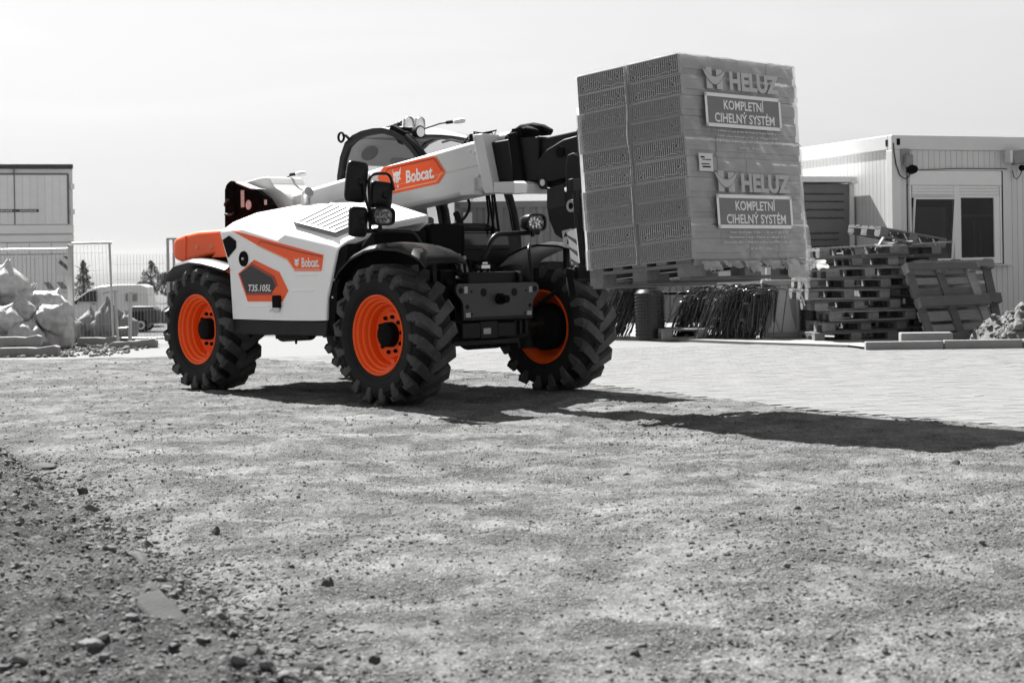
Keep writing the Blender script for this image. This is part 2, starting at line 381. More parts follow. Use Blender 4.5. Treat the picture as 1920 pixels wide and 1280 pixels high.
def scatter(n_, y0, y1, ok=None, pw=1.):
    y = y0 + (y1 - y0) * rng.random(n_) ** pw; x = (rng.random(n_) * 2 - 1) * (.38 * y + .5)
    k = y < np.interp(x, pbx, pby) - .02
    if ok is not None: k &= ok(x, y)
    return x[k], y[k]
sd = lambda x, y: (x - BA[0]) * bn[0] + (y - BA[1]) * bn[1]
px1, py1 = scatter(34000, 4.0, 12, pw=1.25)
keep = fbm(px1, py1, 9, 4, .8) + .06 * rng.standard_normal(len(px1)) > -.06; px1, py1 = px1[keep], py1[keep]
sz1 = np.clip(rng.lognormal(math.log(.0048), .5, len(px1)), .0025, .016)
px2, py2 = scatter(15000, 3.9, 11.5, lambda x, y: sd(x, y) > -.15 - .25 * rng.random(x.shape))
sz2 = np.clip(rng.lognormal(math.log(.0068), .55, len(px2)), .003, .024)
px3, py3 = scatter(5500, 11, 21); sz3 = np.clip(rng.lognormal(math.log(.007), .5, len(px3)), .004, .026)
# drift of chippings along the buried kerb
q = rng.random(4200); off = rng.normal(-.02, .13, 4200); px4 = BA[0] + q * (BB_ - BA)[0] * 1.05 + bn[0] * off; py4 = BA[1] + q * (BB_ - BA)[1] * 1.05 + bn[1] * off
sz4 = np.clip(rng.lognormal(math.log(.008), .6, 4200), .003, .03)
px5, py5 = scatter(24000, 4.0, 10.5, pw=1.1); sz5 = np.clip(rng.lognormal(math.log(.0036), .4, len(px5)), .002, .008)
GX = np.concatenate([px1, px2, px3, px4, px5]); GY = np.concatenate([py1, py2, py3, py4, py5]); GS = np.concatenate([sz1, sz2, sz3, sz4, sz5])
P3 = np.stack([GX, GY, ground_z(GX, GY) + GS * (.15 - np.clip(GS - .006, 0, .02) * 18)], -1)
o = inst(stones('gravel', P3, GS), 'gravel'); tag(o, 'loose crushed gravel strewn over the dirt yard', 'gravel', kind='stuff')

# single rocks one can pick out -------------------------------------
rock_m = mat('rock', .10, .9, var=.25, scale=14, bump=.5, bscale=40, spec=.3)
rock_d = mat('dark_rock', .055, .85, var=.3, scale=14, bump=.5, bscale=40, spec=.35)
rock_l = mat('pale_rock', .12, .9, var=.2, scale=14, bump=.4, bscale=40)
def rock(x, y, sx, sy, sz, rz, m, label, seed, group=None):
    bm = bmesh.new(); bmesh.ops.create_icosphere(bm, subdivisions=3, radius=1)
    for v in bm.verts:
        p = v.co.copy(); d = 1 + .30 * noise.noise(p * 1.3 + Vector((seed * 7.1, 0, 0))) + .10 * noise.noise(p * 3.7 + Vector((0, seed * 3.3, 0)))
        for k in range(5):                                                # chop into facets
            nn = Vector((math.sin(seed * 3 + k * 2.4), math.cos(seed * 5 + k * 1.7), math.sin(seed + k * 3.1))).normalized()
            h = p.dot(nn) * d
            if h > .62: d *= .62 / h
        v.co = Vector((p.x * d * sx, p.y * d * sy, p.z * d * sz))
    sx *= .66; sy *= .66; sz *= .66
    for v in bm.verts: v.co *= .66
    me = bpy.data.meshes.new('rock'); bm.to_mesh(me); bm.free(); me.materials.append(m)
    me.polygons.foreach_set('use_smooth', [True] * len(me.polygons)); me.set_sharp_from_angle(angle=R(28))
    o = inst(me, 'rock', None, (x, y, gz(x, y) + sz * .16), (0, 0, rz)); tag(o, label, 'rock', group); return o
RK = [(-3.05, 9.70, .10, .07, .05, .3, rock_m, 'pale flat rock at the left edge, beside a darker rounded one'),
      (-2.86, 9.66, .15, .09, .06, .1, rock_d, 'broad dark rock at the left edge, end of the rubble line'),
      (-2.33, 8.62, .055, .05, .05, 1, rock_d, 'round dark stone above the rubble line near the left edge'),
      (-2.05, 7.66, .085, .06, .05, .2, rock_m, 'pale topped angular rock on the rubble line'),
      (-1.92, 7.36, .10, .05, .04, -.3, rock_d, 'dark slab stone just below the pale topped rock'),
      (-1.70, 7.20, .045, .04, .03, .3, rock_d, 'small dark stone right of the dark slab stone'),
      (-1.63, 7.05, .05, .035, .035, .1, rock_m, 'squarish grey stone lying right of the rubble line'),
      (-1.33, 7.10, .028, .03, .05, .4, rock_d, 'upright pointed grey stone alone on the dirt'),
      (-1.56, 7.58, .03, .03, .02, .4, rock_m, 'little grey stone behind the squarish stone'),
      (-1.47, 6.22, .24, .045, .05, -1.05, rock_d, 'long dark slate sliver lying along the buried kerb'),
      (-1.27, 6.08, .06, .05, .04, .4, rock_m, 'grey chunk at the tip of the long slate sliver'),
      (-1.12, 5.85, .05, .04, .035, .8, rock_d, 'dark lump below the long slate sliver'),
      (-.69, 5.86, .042, .04, .045, .2, rock_d, 'dark round stone alone on open dirt left of centre'),
      (-.97, 5.55, .07, .04, .03, .3, rock_l, 'grey flat stone among the rubble near the bottom'),
      (-.90, 5.16, .06, .045, .035, .9, rock_l, 'grey rounded stone low in the rubble right of the kerb edge'),
      (-.43, 4.80, .035, .03, .03, .2, rock_d, 'small dark stone near the bottom edge left of centre'),
      (-.63, 4.72, .085, .05, .04, -.4, rock_d, 'dark wedge rock at the bottom, pointing right'),
      (-.77, 4.62, .07, .04, .035, -.6, rock_d, 'blunt dark rock at the bottom beside the wedge rock'),
      (-1.26, 4.70, .07, .05, .03, .2, rock_l, 'grey flat stone at the bottom left corner'),
      (-1.42, 4.60, .06, .05, .035, .5, rock_l, 'grey stone cut by the bottom left corner'),
      (-2.47, 10.30, .05, .035, .035, .2, rock_m, 'grey stone on the dirt ahead of the rear wheel'),
      (1.30, 7.39, .03, .025, .025, .2, rock_d, 'dark pebble on the dirt right of centre'),
      (1.51, 7.37, .022, .02, .02, .9, rock_d, 'tiny dark pebble next to the other dark pebble'),
      (2.45, 8.91, .045, .035, .04, .2, rock_d, 'dark stone below the long load shadow on the right'),
      (.35, 4.75, .03, .025, .02, .1, rock_d, 'dark pebble at the bottom edge near the middle'),
      (.62, 8.9, .04, .03, .028, .5, rock_m, 'grey stone lying in front of the load shadow'),
      (-2.6, 7.2, .06, .05, .04, .4, rock_m, 'rounded grey stone on the raised rubble at the left edge'),
      (-1.9, 6.1, .06, .04, .03, .9, rock_m, 'flat grey stone on the raised rubble, lower left')]
for k, (x, y, sx, sy, sz, rz, m, lb) in enumerate(RK): rock(x, y, sx, sy, sz, rz, m, lb, k + 1)

# buried concrete kerb edge at the lower left
kb = MB(); kb.box((0, 0, 0), (.62, .10, .12)); 
ko = kb.build('buried_kerb_stone', mat('old_concrete', .07, .95, spec=.05, var=.2, scale=9, bump=.5, bscale=40, dust=.3, dustcol=.1), None, bevel=.015)
ko.location = (-1.10, 5.08, gz(-1.10, 5.08) - .044); ko.rotation_euler = (R(12), R(3), math.atan2(bd[1], bd[0])); tag(ko, 'pale edge of a concrete kerb stone half buried in rubble at lower left', 'kerb')

# hills ------------------------------------------------------------
hv = []; hf = []; nh = 220
for i in range(nh):
    x = -7000 + 14000 * i / (nh - 1); h_ = 50 + 12 * noise.noise(Vector((x * .0008, 3.3, 0))) + 6 * noise.noise(Vector((x * .004, 9, 0))) + 2 * noise.noise(Vector((x * .015, 2, 0)))
    hv += [(x, 4000, -3), (x, 4500, h_ * .62), (x, 4900, h_), (x, 6000, -3)]
    if i: hf += [(4 * i - 4 + k, 4 * i + k, 4 * i + k + 1, 4 * i - 3 + k) for k in range(3)]
hb = MB(); hb.add(hv, hf); o = hb.build('hills', mat('far_woodland', .07, .95, var=.25, scale=.02), None, smooth=180); tag(o, 'low hazy hills on the horizon', kind='structure')
# ================================================================== the telehandler
VO = Vector((-.301, 14.08, 0)); VA = R(-47.2)
T = empty('telehandler', VO, (0, 0, VA))
tag(T, 'white and orange telescopic handler on four big lugged tyres, lifting a brick pallet', 'telehandler')

# ---- wheels
def tyre_meshes(s):
    b = MB()
    prof = [(.318, -.150), (.335, -.168), (.36, -.188), (.41, -.204), (.46, -.206), (.505, -.198), (.528, -.182), (.540, -.150), (.546, -.08), (.548, 0),
            (.546, .08), (.540, .150), (.528, .182), (.505, .198), (.46, .206), (.41, .204), (.36, .188), (.335, .168), (.318, .150)]
    b.lathe(prof, 96, sy=s)
    for r_ in (.375, .485):                                             # moulded rings on the sidewall
        b.lathe([(r_ - .006, -.2055 + .008 * (r_ < .4) * 2), (r_, -.2125 + .008 * (r_ < .4) * 2), (r_ + .006, -.2055 + .008 * (r_ < .4) * 2)], 96, sy=s)
    tm = b.mesh('tyre', rubber, 40)
    g = MB(); NL = 18
    # lug centre line: (y, arc, radius of top, half width)
    line = [(-.213, -.030, .455, .026), (-.214, -.018, .515, .034), (-.203, -.006, .560, .040), (-.180, .010, .588, .042), (-.100, .062, .593, .038), (-.030, .118, .594, .036), (.012, .140, .594, .040), (.030, .136, .592, .034)]
    for side in (1, -1):
        for k in range(NL):
            a0 = 2 * math.pi * (k + (.5 if side < 0 else 0)) / NL
            secs = []
            for j, (yy, arc, rt, hw) in enumerate(line):
                nxt = line[min(j + 1, len(line) - 1)]; prv = line[max(j - 1, 0)]
                dy, da = nxt[0] - prv[0], nxt[1] - prv[1]; L_ = math.hypot(dy, da) or 1; nyy, na = -da / L_, dy / L_
                if j < 3: nyy, na = 0, 1
                pts = []
                for (q, top) in ((-1.35, 0), (-1, 1), (1, 1), (1.35, 0)):
                    y2 = (yy + nyy * hw * q); aa = a0 - (arc + na * hw * q) / .57
                    rr = rt if top else min(rt - .02, .535)
                    if not top: y2 = y2 * .93 if j < 3 else y2
                    pts.append((rr * math.cos(aa), y2 * side * s, rr * math.sin(aa)))
                secs.append(pts)
            g.loft(secs, closed=True, caps=True)
    lm = g.mesh('tread_lugs', lugm, 30)
    r = MB()
    r.lathe([(.318, -.150), (.336, -.168), (.338, -.180), (.328, -.184), (.318, -.176), (.312, -.158), (.296, -.148), (.290, -.128), (.288, -.118), (.272, -.110), (.266, -.098), (.262, -.075),
             (.250, -.066), (.246, -.050), (.244, -.005), (.232, .006), (.244, .03), (.246, .06), (.27, .10), (.29, .14), (.316, .158), (.336, .170), (.338, .182), (.326, .184), (.318, .150)], 72, sy=s, closed=True)
    r.lathe([(.236, -.004), (.205, .004), (.198, -.010), (.190, -.026), (.170, -.030), (.10, -.030), (.10, -.010), (.190, -.006), (.236, .012)], 72, sy=s, closed=True)
    a = R(-68); r.box((.238 * math.cos(a), -.055 * s, .238 * math.sin(a)), (.035, .05, .045), Matrix.Rotation(-a, 3, 'Y'))
    rm = r.mesh('rim', orange, 30)
    h = MB()
    h.lathe([(.0, -.112), (.085, -.112), (.098, -.104), (.104, -.090), (.106, -.028), (.13, -.024), (.13, .03), (.20, .05), (.215, .07), (.215, .17), (.19, .21), (.12, .23), (.10, .32), (0, .32)], 40, sy=s)
    for k in range(3):
        a = k * 2.09 + .4; h.cyl((.055 * math.cos(a), -.112 * s, .055 * math.sin(a)), (.055 * math.cos(a), -.116 * s, .055 * math.sin(a)), .008, n=8)
    hm = h.mesh('hub', blackm, 35)
    bo = MB(); bo.cyl((0, -.030 * s, 0), (0, -.052 * s, 0), .0165, n=6); bo.cyl((0, -.052 * s, 0), (0, -.060 * s, 0), .008, n=8); bom = bo.mesh('wheel_nut', blackm, 30)
    return tm, lm, rm, hm, bom
WM = {1: tyre_meshes(1), -1: tyre_meshes(-1)}
for (x, s, steer, ph, zz) in ((0, 1, 0, .06, .590), (-2.812, 1, 0, .21, .583), (0, -1, 0, .11, .590), (-2.812, -1, 0, .3, .583)):
    we = empty('wheel', (x, -.95 * s, zz), (0, ph, 0), T)
    tm, lm, rm, hm, bom = WM[s]
    for nm, me in (('tyre', tm), ('tread_lugs', lm), ('rim', rm), ('hub', hm)): inst(me, nm, we)
    for k in range(10):
        a = 2 * math.pi * (k + .3) / 10; inst(bom, 'wheel_nut', we, (.150 * math.cos(a), 0, .150 * math.sin(a)))

# ---- chassis and axles
c = MB(); c.bb((-3.30, -.36, .55), (.10, .30, .98)); c.bb((-2.3, -.80, .60), (-.4, .75, .80)); c.bb((-3.42, -.75, .95), (-2.35, .75, 1.24))
c.bb((-.1, -.30, .95), (.22, .34, 1.10)); c.bb((-2.2, -.95, .70), (-.80, -.38, 1.35)); c.build('chassis', black, T, bevel=.015)
for x, nm in ((0, 'front_axle'), (-2.812, 'rear_axle')):
    a = MB(); a.cyl((x, -.72, .59), (x, .72, .59), .085, n=20); a.cyl((x, -.14, .59), (x, .20, .59), .17, n=24); a.bb((x - .13, -.5, .50), (x + .13, .5, .67))
    for s in (-1, 1): a.cyl((x - .05, s * .62, .40), (x - .05, s * .62, .78), .07, n=16); a.cyl((x + .14, s * .25, .62), (x + .14, s * .62, .62), .028, n=10); a.cyl((x + .14, s * .50, .62), (x + .14, s * .66, .62), .016, n=8)
    a.build(nm, black, T, bevel=.012)
c = MB(); c.bb((.19, -.40, .535), (.245, -.20, .665)); c.bb((.185, -.19, .525), (.24, .01, .675)); c.bb((.185, .02, .535), (.235, .21, .655)); c.bb((.10, -.46, .47), (.2, .3, .515)); c.bb((.14, .24, .54), (.2, .27, .67)); c.bb((.14, .31, .54), (.2, .34, .67)); c.bb((.14, .38, .54), (.2, .41, .67))
c.build('axle_guard', darkg, T, bevel=.006)
c = MB(); c.bb((.241, -.16, .565), (.244, -.075, .615)); c.build('sticker', sticker, T)
c = MB(); c.box((.16, .0, .485), (.05, .07, .05)); c.build('tow_eye', darkg, T, bevel=.008)

# ---- front attachment plate with dark discs for its holes
pl = []
def arc(cx, cz, r_, a0, a1, n=7): return [(cx + r_ * math.cos(R(a0 + (a1 - a0) * i / n)), cz + r_ * math.sin(R(a0 + (a1 - a0) * i / n))) for i in range(n + 1)]
pl = arc(-.425, .945, .058, 230, 90) + arc(.435, .945, .058, 90, -50) + [(.428, .855), (.412, .82), (.405, .685), (-.40, .690), (-.405, .825), (-.42, .86)]
pb = MB(); pb.prism(pl, 'x', .23, .262); plate = pb.build('front_plate', mat('plate_grey', .034, .5, var=.1, scale=3, dust=.1, dustcol=.1), T, bevel=.004)
for (y, z, r_) in ((-.43, .945, .026), (.44, .945, .024), (-.17, .925, .036), (.19, .92, .036), (-.36, .805, .020), (.375, .80, .018), (-.31, .935, .012), (.33, .93, .010), (-.31, .74, .012), (.31, .735, .010)):
    hb = MB(); hb.cyl((.2595, y, z), (.2640, y, z), r_, n=20); hb.build('hole_disc', mat('hole_shade', .003, .9, var=.1), plate)  # black discs paint the shade of holes; the plate itself is solid
pb = MB(); pb.cyl((.26, .01, .865), (.30, .01, .865), .048, n=24); pb.cyl((.30, .01, .865), (.36, .02, .865), .034, n=20); pb.cyl((.36, .02, .865), (.365, .02, .865), .016, n=14); pb.build('centre_pin', blackm, plate, smooth=35)
for (y, z, w_, h_) in ((-.375, .95, .038, .058), (.385, .94, .038, .052), (-.352, .725, .055, .058), (.365, .722, .055, .058)):
    pb = MB(); pb.bb((.263, y - w_ / 2, z - h_ / 2), (.2655, y + w_ / 2, z + h_ / 2)); pb.bb((.2655, y - w_ * .12, z - h_ * .3), (.2662, y + w_ * .2, z - h_ * .05)); o = pb.build('sticker', [sticker], plate)
pb = MB(); pb.bb((.262, -.38, .69), (.270, .39, .715)); pb.build('plate_lip', darkg, plate)

# ---- engine hood (white) built from stations along the machine
SEC = [[(-2.22, -1.10, .69), (-2.26, -1.10, 1.16), (-2.43, -1.095, 1.51), (-2.27, -1.05, 1.595), (-2.32, -.75, 1.69), (-2.36, -.42, 1.735)],
       [(-2.05, -1.10, .69), (-2.05, -1.10, 1.14), (-2.05, -1.10, 1.525), (-2.05, -1.05, 1.562), (-2.05, -.75, 1.71), (-2.05, -.42, 1.765)],
       [(-1.48, -1.10, .69), (-1.48, -1.10, 1.10), (-1.48, -1.10, 1.415), (-1.48, -1.04, 1.450), (-1.48, -.75, 1.69), (-1.48, -.42, 1.755)],
       [(-1.36, -1.10, .69), (-1.36, -1.10, 1.10), (-1.36, -1.10, 1.465), (-1.34, -1.02, 1.528), (-1.30, -.75, 1.69), (-1.28, -.42, 1.755)],
       [(-.92, -1.10, .695), (-.90, -1.10, 1.05), (-.80, -1.10, 1.37), (-.78, -1.03, 1.440), (-.72, -.75, 1.635), (-.65, -.42, 1.715)],
       [(-.75, -1.10, .70), (-.735, -1.10, .89), (-.585, -1.10, 1.315), (-.50, -1.05, 1.385), (-.34, -.75, 1.53), (-.17, -.42, 1.60)],
       [(-.76, -1.06, .70), (-.745, -1.06, .89), (-.600, -1.05, 1.30), (-.52, -1.00, 1.345), (-.36, -.72, 1.48), (-.19, -.40, 1.545)]]
hd = MB(); hd.loft(SEC)
hd.add(SEC[0], [tuple(range(6))]); hd.add([SEC[0][5], (-2.36, -.42, 1.3), (-.6, -.40, 1.3), SEC[6][5]], [(0, 1, 2, 3)])
hood = hd.build('engine_hood', white, T, bevel=.014, seg=3)
# creases pressed into the side, filler cap ring
for (x0, x1, z) in ((-1.20, -.86, 1.085), (-1.28, -.90, .945), (-2.0, -1.50, .80)):
    cr = MB(); cr.loft([[(x0, -1.099, z), (x0 + .03, -1.107, z + .012), (x0 + .03, -1.099, z + .03)], [(x1, -1.099, z), (x1 - .03, -1.107, z + .012), (x1 - .03, -1.099, z + .03)]], caps=True); cr.build('pressed_crease', white, hood, smooth=60)
sw = MB(); sw.prism([(-2.232, 1.522), (-.774, 1.268), (-.809, 1.129), (-1.21, 1.132), (-1.314, 1.238), (-1.733, 1.352)], 'y', -1.1015, -1.104); sw.build('orange_stripe', orange, hood)
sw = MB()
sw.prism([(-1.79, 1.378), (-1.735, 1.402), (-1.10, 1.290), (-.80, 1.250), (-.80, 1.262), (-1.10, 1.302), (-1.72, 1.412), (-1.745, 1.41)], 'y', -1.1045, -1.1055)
sw.build('stripe_dark_line', mat('dark_orange_print', (.30, .02, .004), .4, var=.05), hood)  # darker orange line printed inside the upper edge of the stripe
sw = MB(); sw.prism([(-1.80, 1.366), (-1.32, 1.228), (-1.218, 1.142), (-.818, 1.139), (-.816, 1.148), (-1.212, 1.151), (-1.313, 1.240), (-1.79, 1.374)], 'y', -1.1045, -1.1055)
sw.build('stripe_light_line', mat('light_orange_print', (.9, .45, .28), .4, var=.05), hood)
def cat_head(mb, o, ux, uz, sz, dep):
    P_ = [(.02, 1.0), (.17, .70), (.35, .75), (.55, .75), (.70, .71), (.93, .98), (.88, .60), (.78, .44), (.93, .22), (.78, .28), (.66, .20), (.60, .04), (.50, .18), (.42, .02), (.36, .2), (.2, .10), (.22, .28), (.06, .24), (.15, .45), (.12, .6)]
    o, ux, uz = Vector(o), Vector(ux), Vector(uz); nn = ux.cross(uz)
    mb.add([o + ux * (a * sz * .9) + uz * (b * sz) + nn * dep for a, b in P_], [tuple(range(len(P_)))])
def cat_eyes(mb, o, ux, uz, sz, dep):
    o, ux, uz = Vector(o), Vector(ux), Vector(uz); nn = ux.cross(uz)
    for P_ in ([(.24, .50), (.42, .44), (.36, .36)], [(.58, .44), (.76, .52), (.66, .36)], [(.44, .28), (.58, .28), (.51, .20)], [(.28, .30), (.40, .33), (.36, .22)]):
        mb.add([o + ux * (a * sz * .9) + uz * (b * sz) + nn * dep for a, b in P_], [tuple(range(len(P_)))])
UX, UZ = (1, 0, 0), (0, 0, 1)
tx = MB(); cat_head(tx, (-1.235 + .02, -1.1045, 1.165), UX, UZ, .095, .0006); text_into(tx, 'Bobcat.', (-1.10, -1.1045, 1.163), UX, UZ, .265, .085, .0006, bold=.03); tx.build('maker_lettering', decalw, hood, fix=False)
tx = MB(); cat_eyes(tx, (-1.235 + .02, -1.1045, 1.165), UX, UZ, .095, .0012); tx.build('maker_lettering', orange, hood, fix=False)
sw = MB(); sw.prism([(-2.117, 1.113), (-1.849, 1.239), (-1.45, 1.124), (-1.313, .956), (-1.406, .86), (-1.964, .856)], 'y', -1.1015, -1.104); sw.build('orange_hexagon', orange, hood)
sw = MB(); sw.prism([(-2.092, 1.113), (-1.905, 1.190), (-1.552, 1.072), (-1.503, .994), (-1.572, .938), (-1.982, .935)], 'y', -1.1045, -1.106); sw.build('dark_panel', mat('dark_gloss_panel', .022, .4, var=.3, scale=2.5, spec=.3), hood)
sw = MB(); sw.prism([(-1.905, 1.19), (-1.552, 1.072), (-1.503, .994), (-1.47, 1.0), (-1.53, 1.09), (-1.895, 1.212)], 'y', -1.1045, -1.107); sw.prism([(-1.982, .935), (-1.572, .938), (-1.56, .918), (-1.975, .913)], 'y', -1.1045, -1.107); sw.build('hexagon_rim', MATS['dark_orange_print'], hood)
tx = MB(); text_into(tx, 'T35.105L', (-1.945, -1.1065, .95), UX, UZ, .37, .062, .0008, bold=.02, shear=.22); tx.build('model_lettering', decalw, hood, fix=False)
sw = MB(); sw.prism([(-2.372, 1.431), (-2.261, 1.470), (-2.145, 1.417), (-2.147, 1.352), (-2.285, 1.265)], 'y', -1.1015, -1.106); sw.build('side_vent', blackm, hood)
sw = MB(); sw.lathe([(.0, -1.109), (.045, -1.109), (.062, -1.116), (.070, -1.112), (.072, -1.100)], 28, c=(-2.02, 0, 1.25)); sw.build('filler_cap', blackm, hood, smooth=40)
sw = MB(); sw.lathe([(0, -1.128), (.012, -1.125), (.016, -1.112)], 14, c=(-2.012, 0, 1.25)); sw.build('cap_button', steel, hood, smooth=40)
sw = MB(); sw.bb((-1.545, -1.125, .80), (-1.42, -1.103, .915)); o = sw.build('latch', blackm, hood, bevel=.012)
sw = MB(); sw.bb((-1.54, -1.122, .765), (-1.44, -1.104, .805)); sw.box((-1.555, -1.125, .78), (.05, .012, .014), Matrix.Rotation(-.5, 3, 'Y')); sw.build('latch_handle', lgrey, hood, bevel=.005)
# grille on the sloping top
def bil(u, v): 
    P = [Vector((-1.33, -1.005, 1.545)), Vector((-.66, -1.035, 1.432)), Vector((-.47, -.70, 1.600)), Vector((-1.24, -.66, 1.722))]
    return (P[0] * (1 - u) + P[1] * u) * (1 - v) + (P[3] * (1 - u) + P[2] * u) * v
NN = (bil(1, 0) - bil(0, 0)).cross(bil(0, 1) - bil(0, 0)).normalized()
if NN.z < 0: NN = -NN
gr = MB(); gr.loft([[bil(u, v) + NN * .032 for v in np.linspace(-.02, 1.0, 8)] for u in np.linspace(0, 1, 12)]); 
gr.loft([[p + NN * .032, p - NN * .03] for p in [bil(u, -.02) for u in np.linspace(0, 1, 8)] + [bil(1, v) for v in np.linspace(0, 1, 6)]])
gr.loft([[p + NN * .032, p - NN * .03] for p in [bil(0, v) for v in np.linspace(-.02, 1, 6)]])
grille = gr.build('hood_grille', mat('grille_grey', .19, .55, var=.1, scale=25, bump=.3, bscale=160), hood)
for k in range(7):
    u = .08 + k * .135; sl = MB()
    a, b_ = bil(u, .07), bil(min(u + .03, 1), .93); d = (b_ - a).normalized(); sd_ = d.cross(NN) * .0125
    a, b_ = a + NN * .0345, b_ + NN * .0345
    sl.add([a - sd_, a + sd_, b_ + sd_, b_ - sd_, a - sd_ - NN * .004, a + sd_ - NN * .004, b_ + sd_ - NN * .004, b_ - sd_ - NN * .004], [(0, 1, 2, 3), (0, 4, 5, 1), (2, 6, 7, 3), (1, 5, 6, 2), (3, 7, 4, 0)])
    sl.build('grille_slot', blackm, grille)
edge = [bil(u, -.02) + NN * .03 for u in np.linspace(0, 1, 8)] + [bil(1, v) + NN * .03 for v in np.linspace(.1, .95, 6)]
gr = MB(); gr.tube(edge, .006, 6); gr.tube([bil(0, v) + NN * .03 for v in np.linspace(0, .98, 6)], .005, 6); gr.build('grille_seal', blackm, grille)
# exhaust stub
ex = MB(); ex.tube([(-1.93, -.46, 1.72), (-1.93, -.46, 1.82), (-1.91, -.46, 1.86), (-1.87, -.46, 1.875)], [.046, .046, .05, .05], 16); ex.cyl((-1.93, -.46, 1.735), (-1.93, -.46, 1.745), .085, n=20); ex.build('exhaust', mat('dull_steel', .45, .4, metal=.8, var=.2), T, smooth=50)
# sill below the hood, engine bay in front of it
b = MB(); b.prism([(-2.24, .548), (-.775, .562), (-.755, .688), (-2.215, .682)], 'y', -1.09, -.80); b.build('sill', darkg, T, bevel=.008)
b = MB(); b.bb((-1.75, -.95, .51), (-1.35, -.8, .55)); b.bb((-1.5, -.97, .525), (-1.2, -.9, .55)); b.cyl((-1.45, -.93, .47), (-1.45, -.93, .55), .012, n=8); b.build('belly_bracket', black, T, bevel=.005)
b = MB(); b.prism([(-1.2, .72), (-.80, .72), (-.79, .90), (-.64, 1.30), (-.54, 1.34), (-.46, 1.36), (-.50, 1.20), (-.62, 1.0), (-.68, .62), (-1.2, .55)], 'y', -1.07, -.40); b.build('wheel_arch_liner', blackm, T)
b = MB(); b.prism([(-.9, 1.0), (-.48, 1.22), (-.40, 1.34), (-.22, 1.47), (-.22, 1.0)], 'y', -.98, -.40); b.bb((-.45, -.40, .95), (-.28, .10, 1.52)); b.bb((-.28, -.36, 1.24), (-.20, -.02, 1.53)); b.build('engine_bay', blackm, T, bevel=.01)
for (x, z) in ((-.62, 1.31), (-.59, 1.33), (-.66, 1.05), (-.69, .9)):
    b = MB(); b.cyl((x, -1.069, z), (x, -1.078, z), .011, n=8); b.build('bolt', steel, T)

# ---- mudguards
FP = [(-.57, 1.08), (-.507, 1.164), (-.35, 1.265), (-.146, 1.331), (.035, 1.352), (.30, 1.338), (.46, 1.30), (.588, 1.249), (.655, 1.195)]
RP = [(-3.42, 1.06), (-3.342, 1.136), (-3.2, 1.222), (-2.92, 1.262), (-2.70, 1.250), (-2.45, 1.215), (-2.28, 1.185)]
def guard(prof, s, nm, ex=0):
    g = MB(); secs = []
    for i, (x, z) in enumerate(prof):
        e = math.sin(math.pi * i / (len(prof) - 1)); o_ = 1.145 + ex * e
        secs.append([(x, -s * .70, z - .01), (x, -s * .86, z + .012 * e), (x, -s * (o_ - .05), z), (x, -s * o_, z - .035), (x, -s * o_, z - .055), (x, -s * (o_ - .055), z - .022), (x, -s * .86, z - .012 + .012 * e), (x, -s * .70, z - .03)])
    g.loft(secs, closed=True, caps=True); return g.build(nm, plastic, T, smooth=50)
for s in (1, -1): guard(FP, s, 'front_mudguard'); guard(RP, s, 'rear_mudguard')
b = MB(); b.prism([(-2.62, 1.17), (-2.22, 1.15), (-2.24, 1.02), (-2.34, 1.08)], 'y', -1.0, -.75); b.build('mudguard_bracket', orange, T, bevel=.008)
for s in (1, -1):
    b = MB(); b.bb((.30, -s * .80, .95), (.34, -s * .76, 1.33)); b.cyl((.32, -s * .78, .98), (.02, -s * .72, .80), .02); b.build('mudguard_stay', black, T)

# ---- counterweight
cw = MB(); prof = [(-2.40, 1.255), (-2.75, 1.30), (-3.38, 1.235), (-3.50, 1.262), (-3.535, 1.30), (-3.535, 1.425), (-3.49, 1.470), (-3.32, 1.502), (-3.05, 1.530), (-2.40, 1.538)]
secs = []
for y, k in ((-.96, 0), (-.93, 1), (-.6, 1), (.6, 1), (.93, 1), (.96, 0)):
    cx, cz = -2.9, 1.39; f_ = .93 if not k else 1.
    secs.append([(cx + (x - cx) * (f_ if abs(y) > .9 else 1) - (0 if k else 0), y, cz + (z - cz) * f_) for x, z in prof])
cw.loft(secs, closed=True, caps=True); cwo = cw.build('counterweight', orange, T, bevel=.022, seg=3)
b = MB(); b.prism([(-2.46, 1.27), (-2.78, 1.27), (-2.46, 1.46)], 'y', -.962, -.975); b.build('counterweight_facet', orange, cwo, bevel=.01)
b = MB(); b.prism([(-3.28, 1.265), (-3.265, 1.265), (-3.25, 1.49), (-3.265, 1.49)], 'y', -.94, -.967); b.build('counterweight_seam', orange, cwo)
for x in (-3.05, -2.80):
    b = MB(); b.lathe([(0, -.958), (.008, -.958), (.011, -.972), (.02, -.972), (.023, -.955)], 16, c=(x, 0, 1.375)); b.build('counterweight_bolt', mat('pale_orange', (.8, .3, .15), .5), cwo, smooth=30)
b = MB(); b.bb((-3.54, -.93, 1.30), (-3.50, -.84, 1.42)); b.build('lamp_pocket', MATS['dark_orange_print'], cwo)

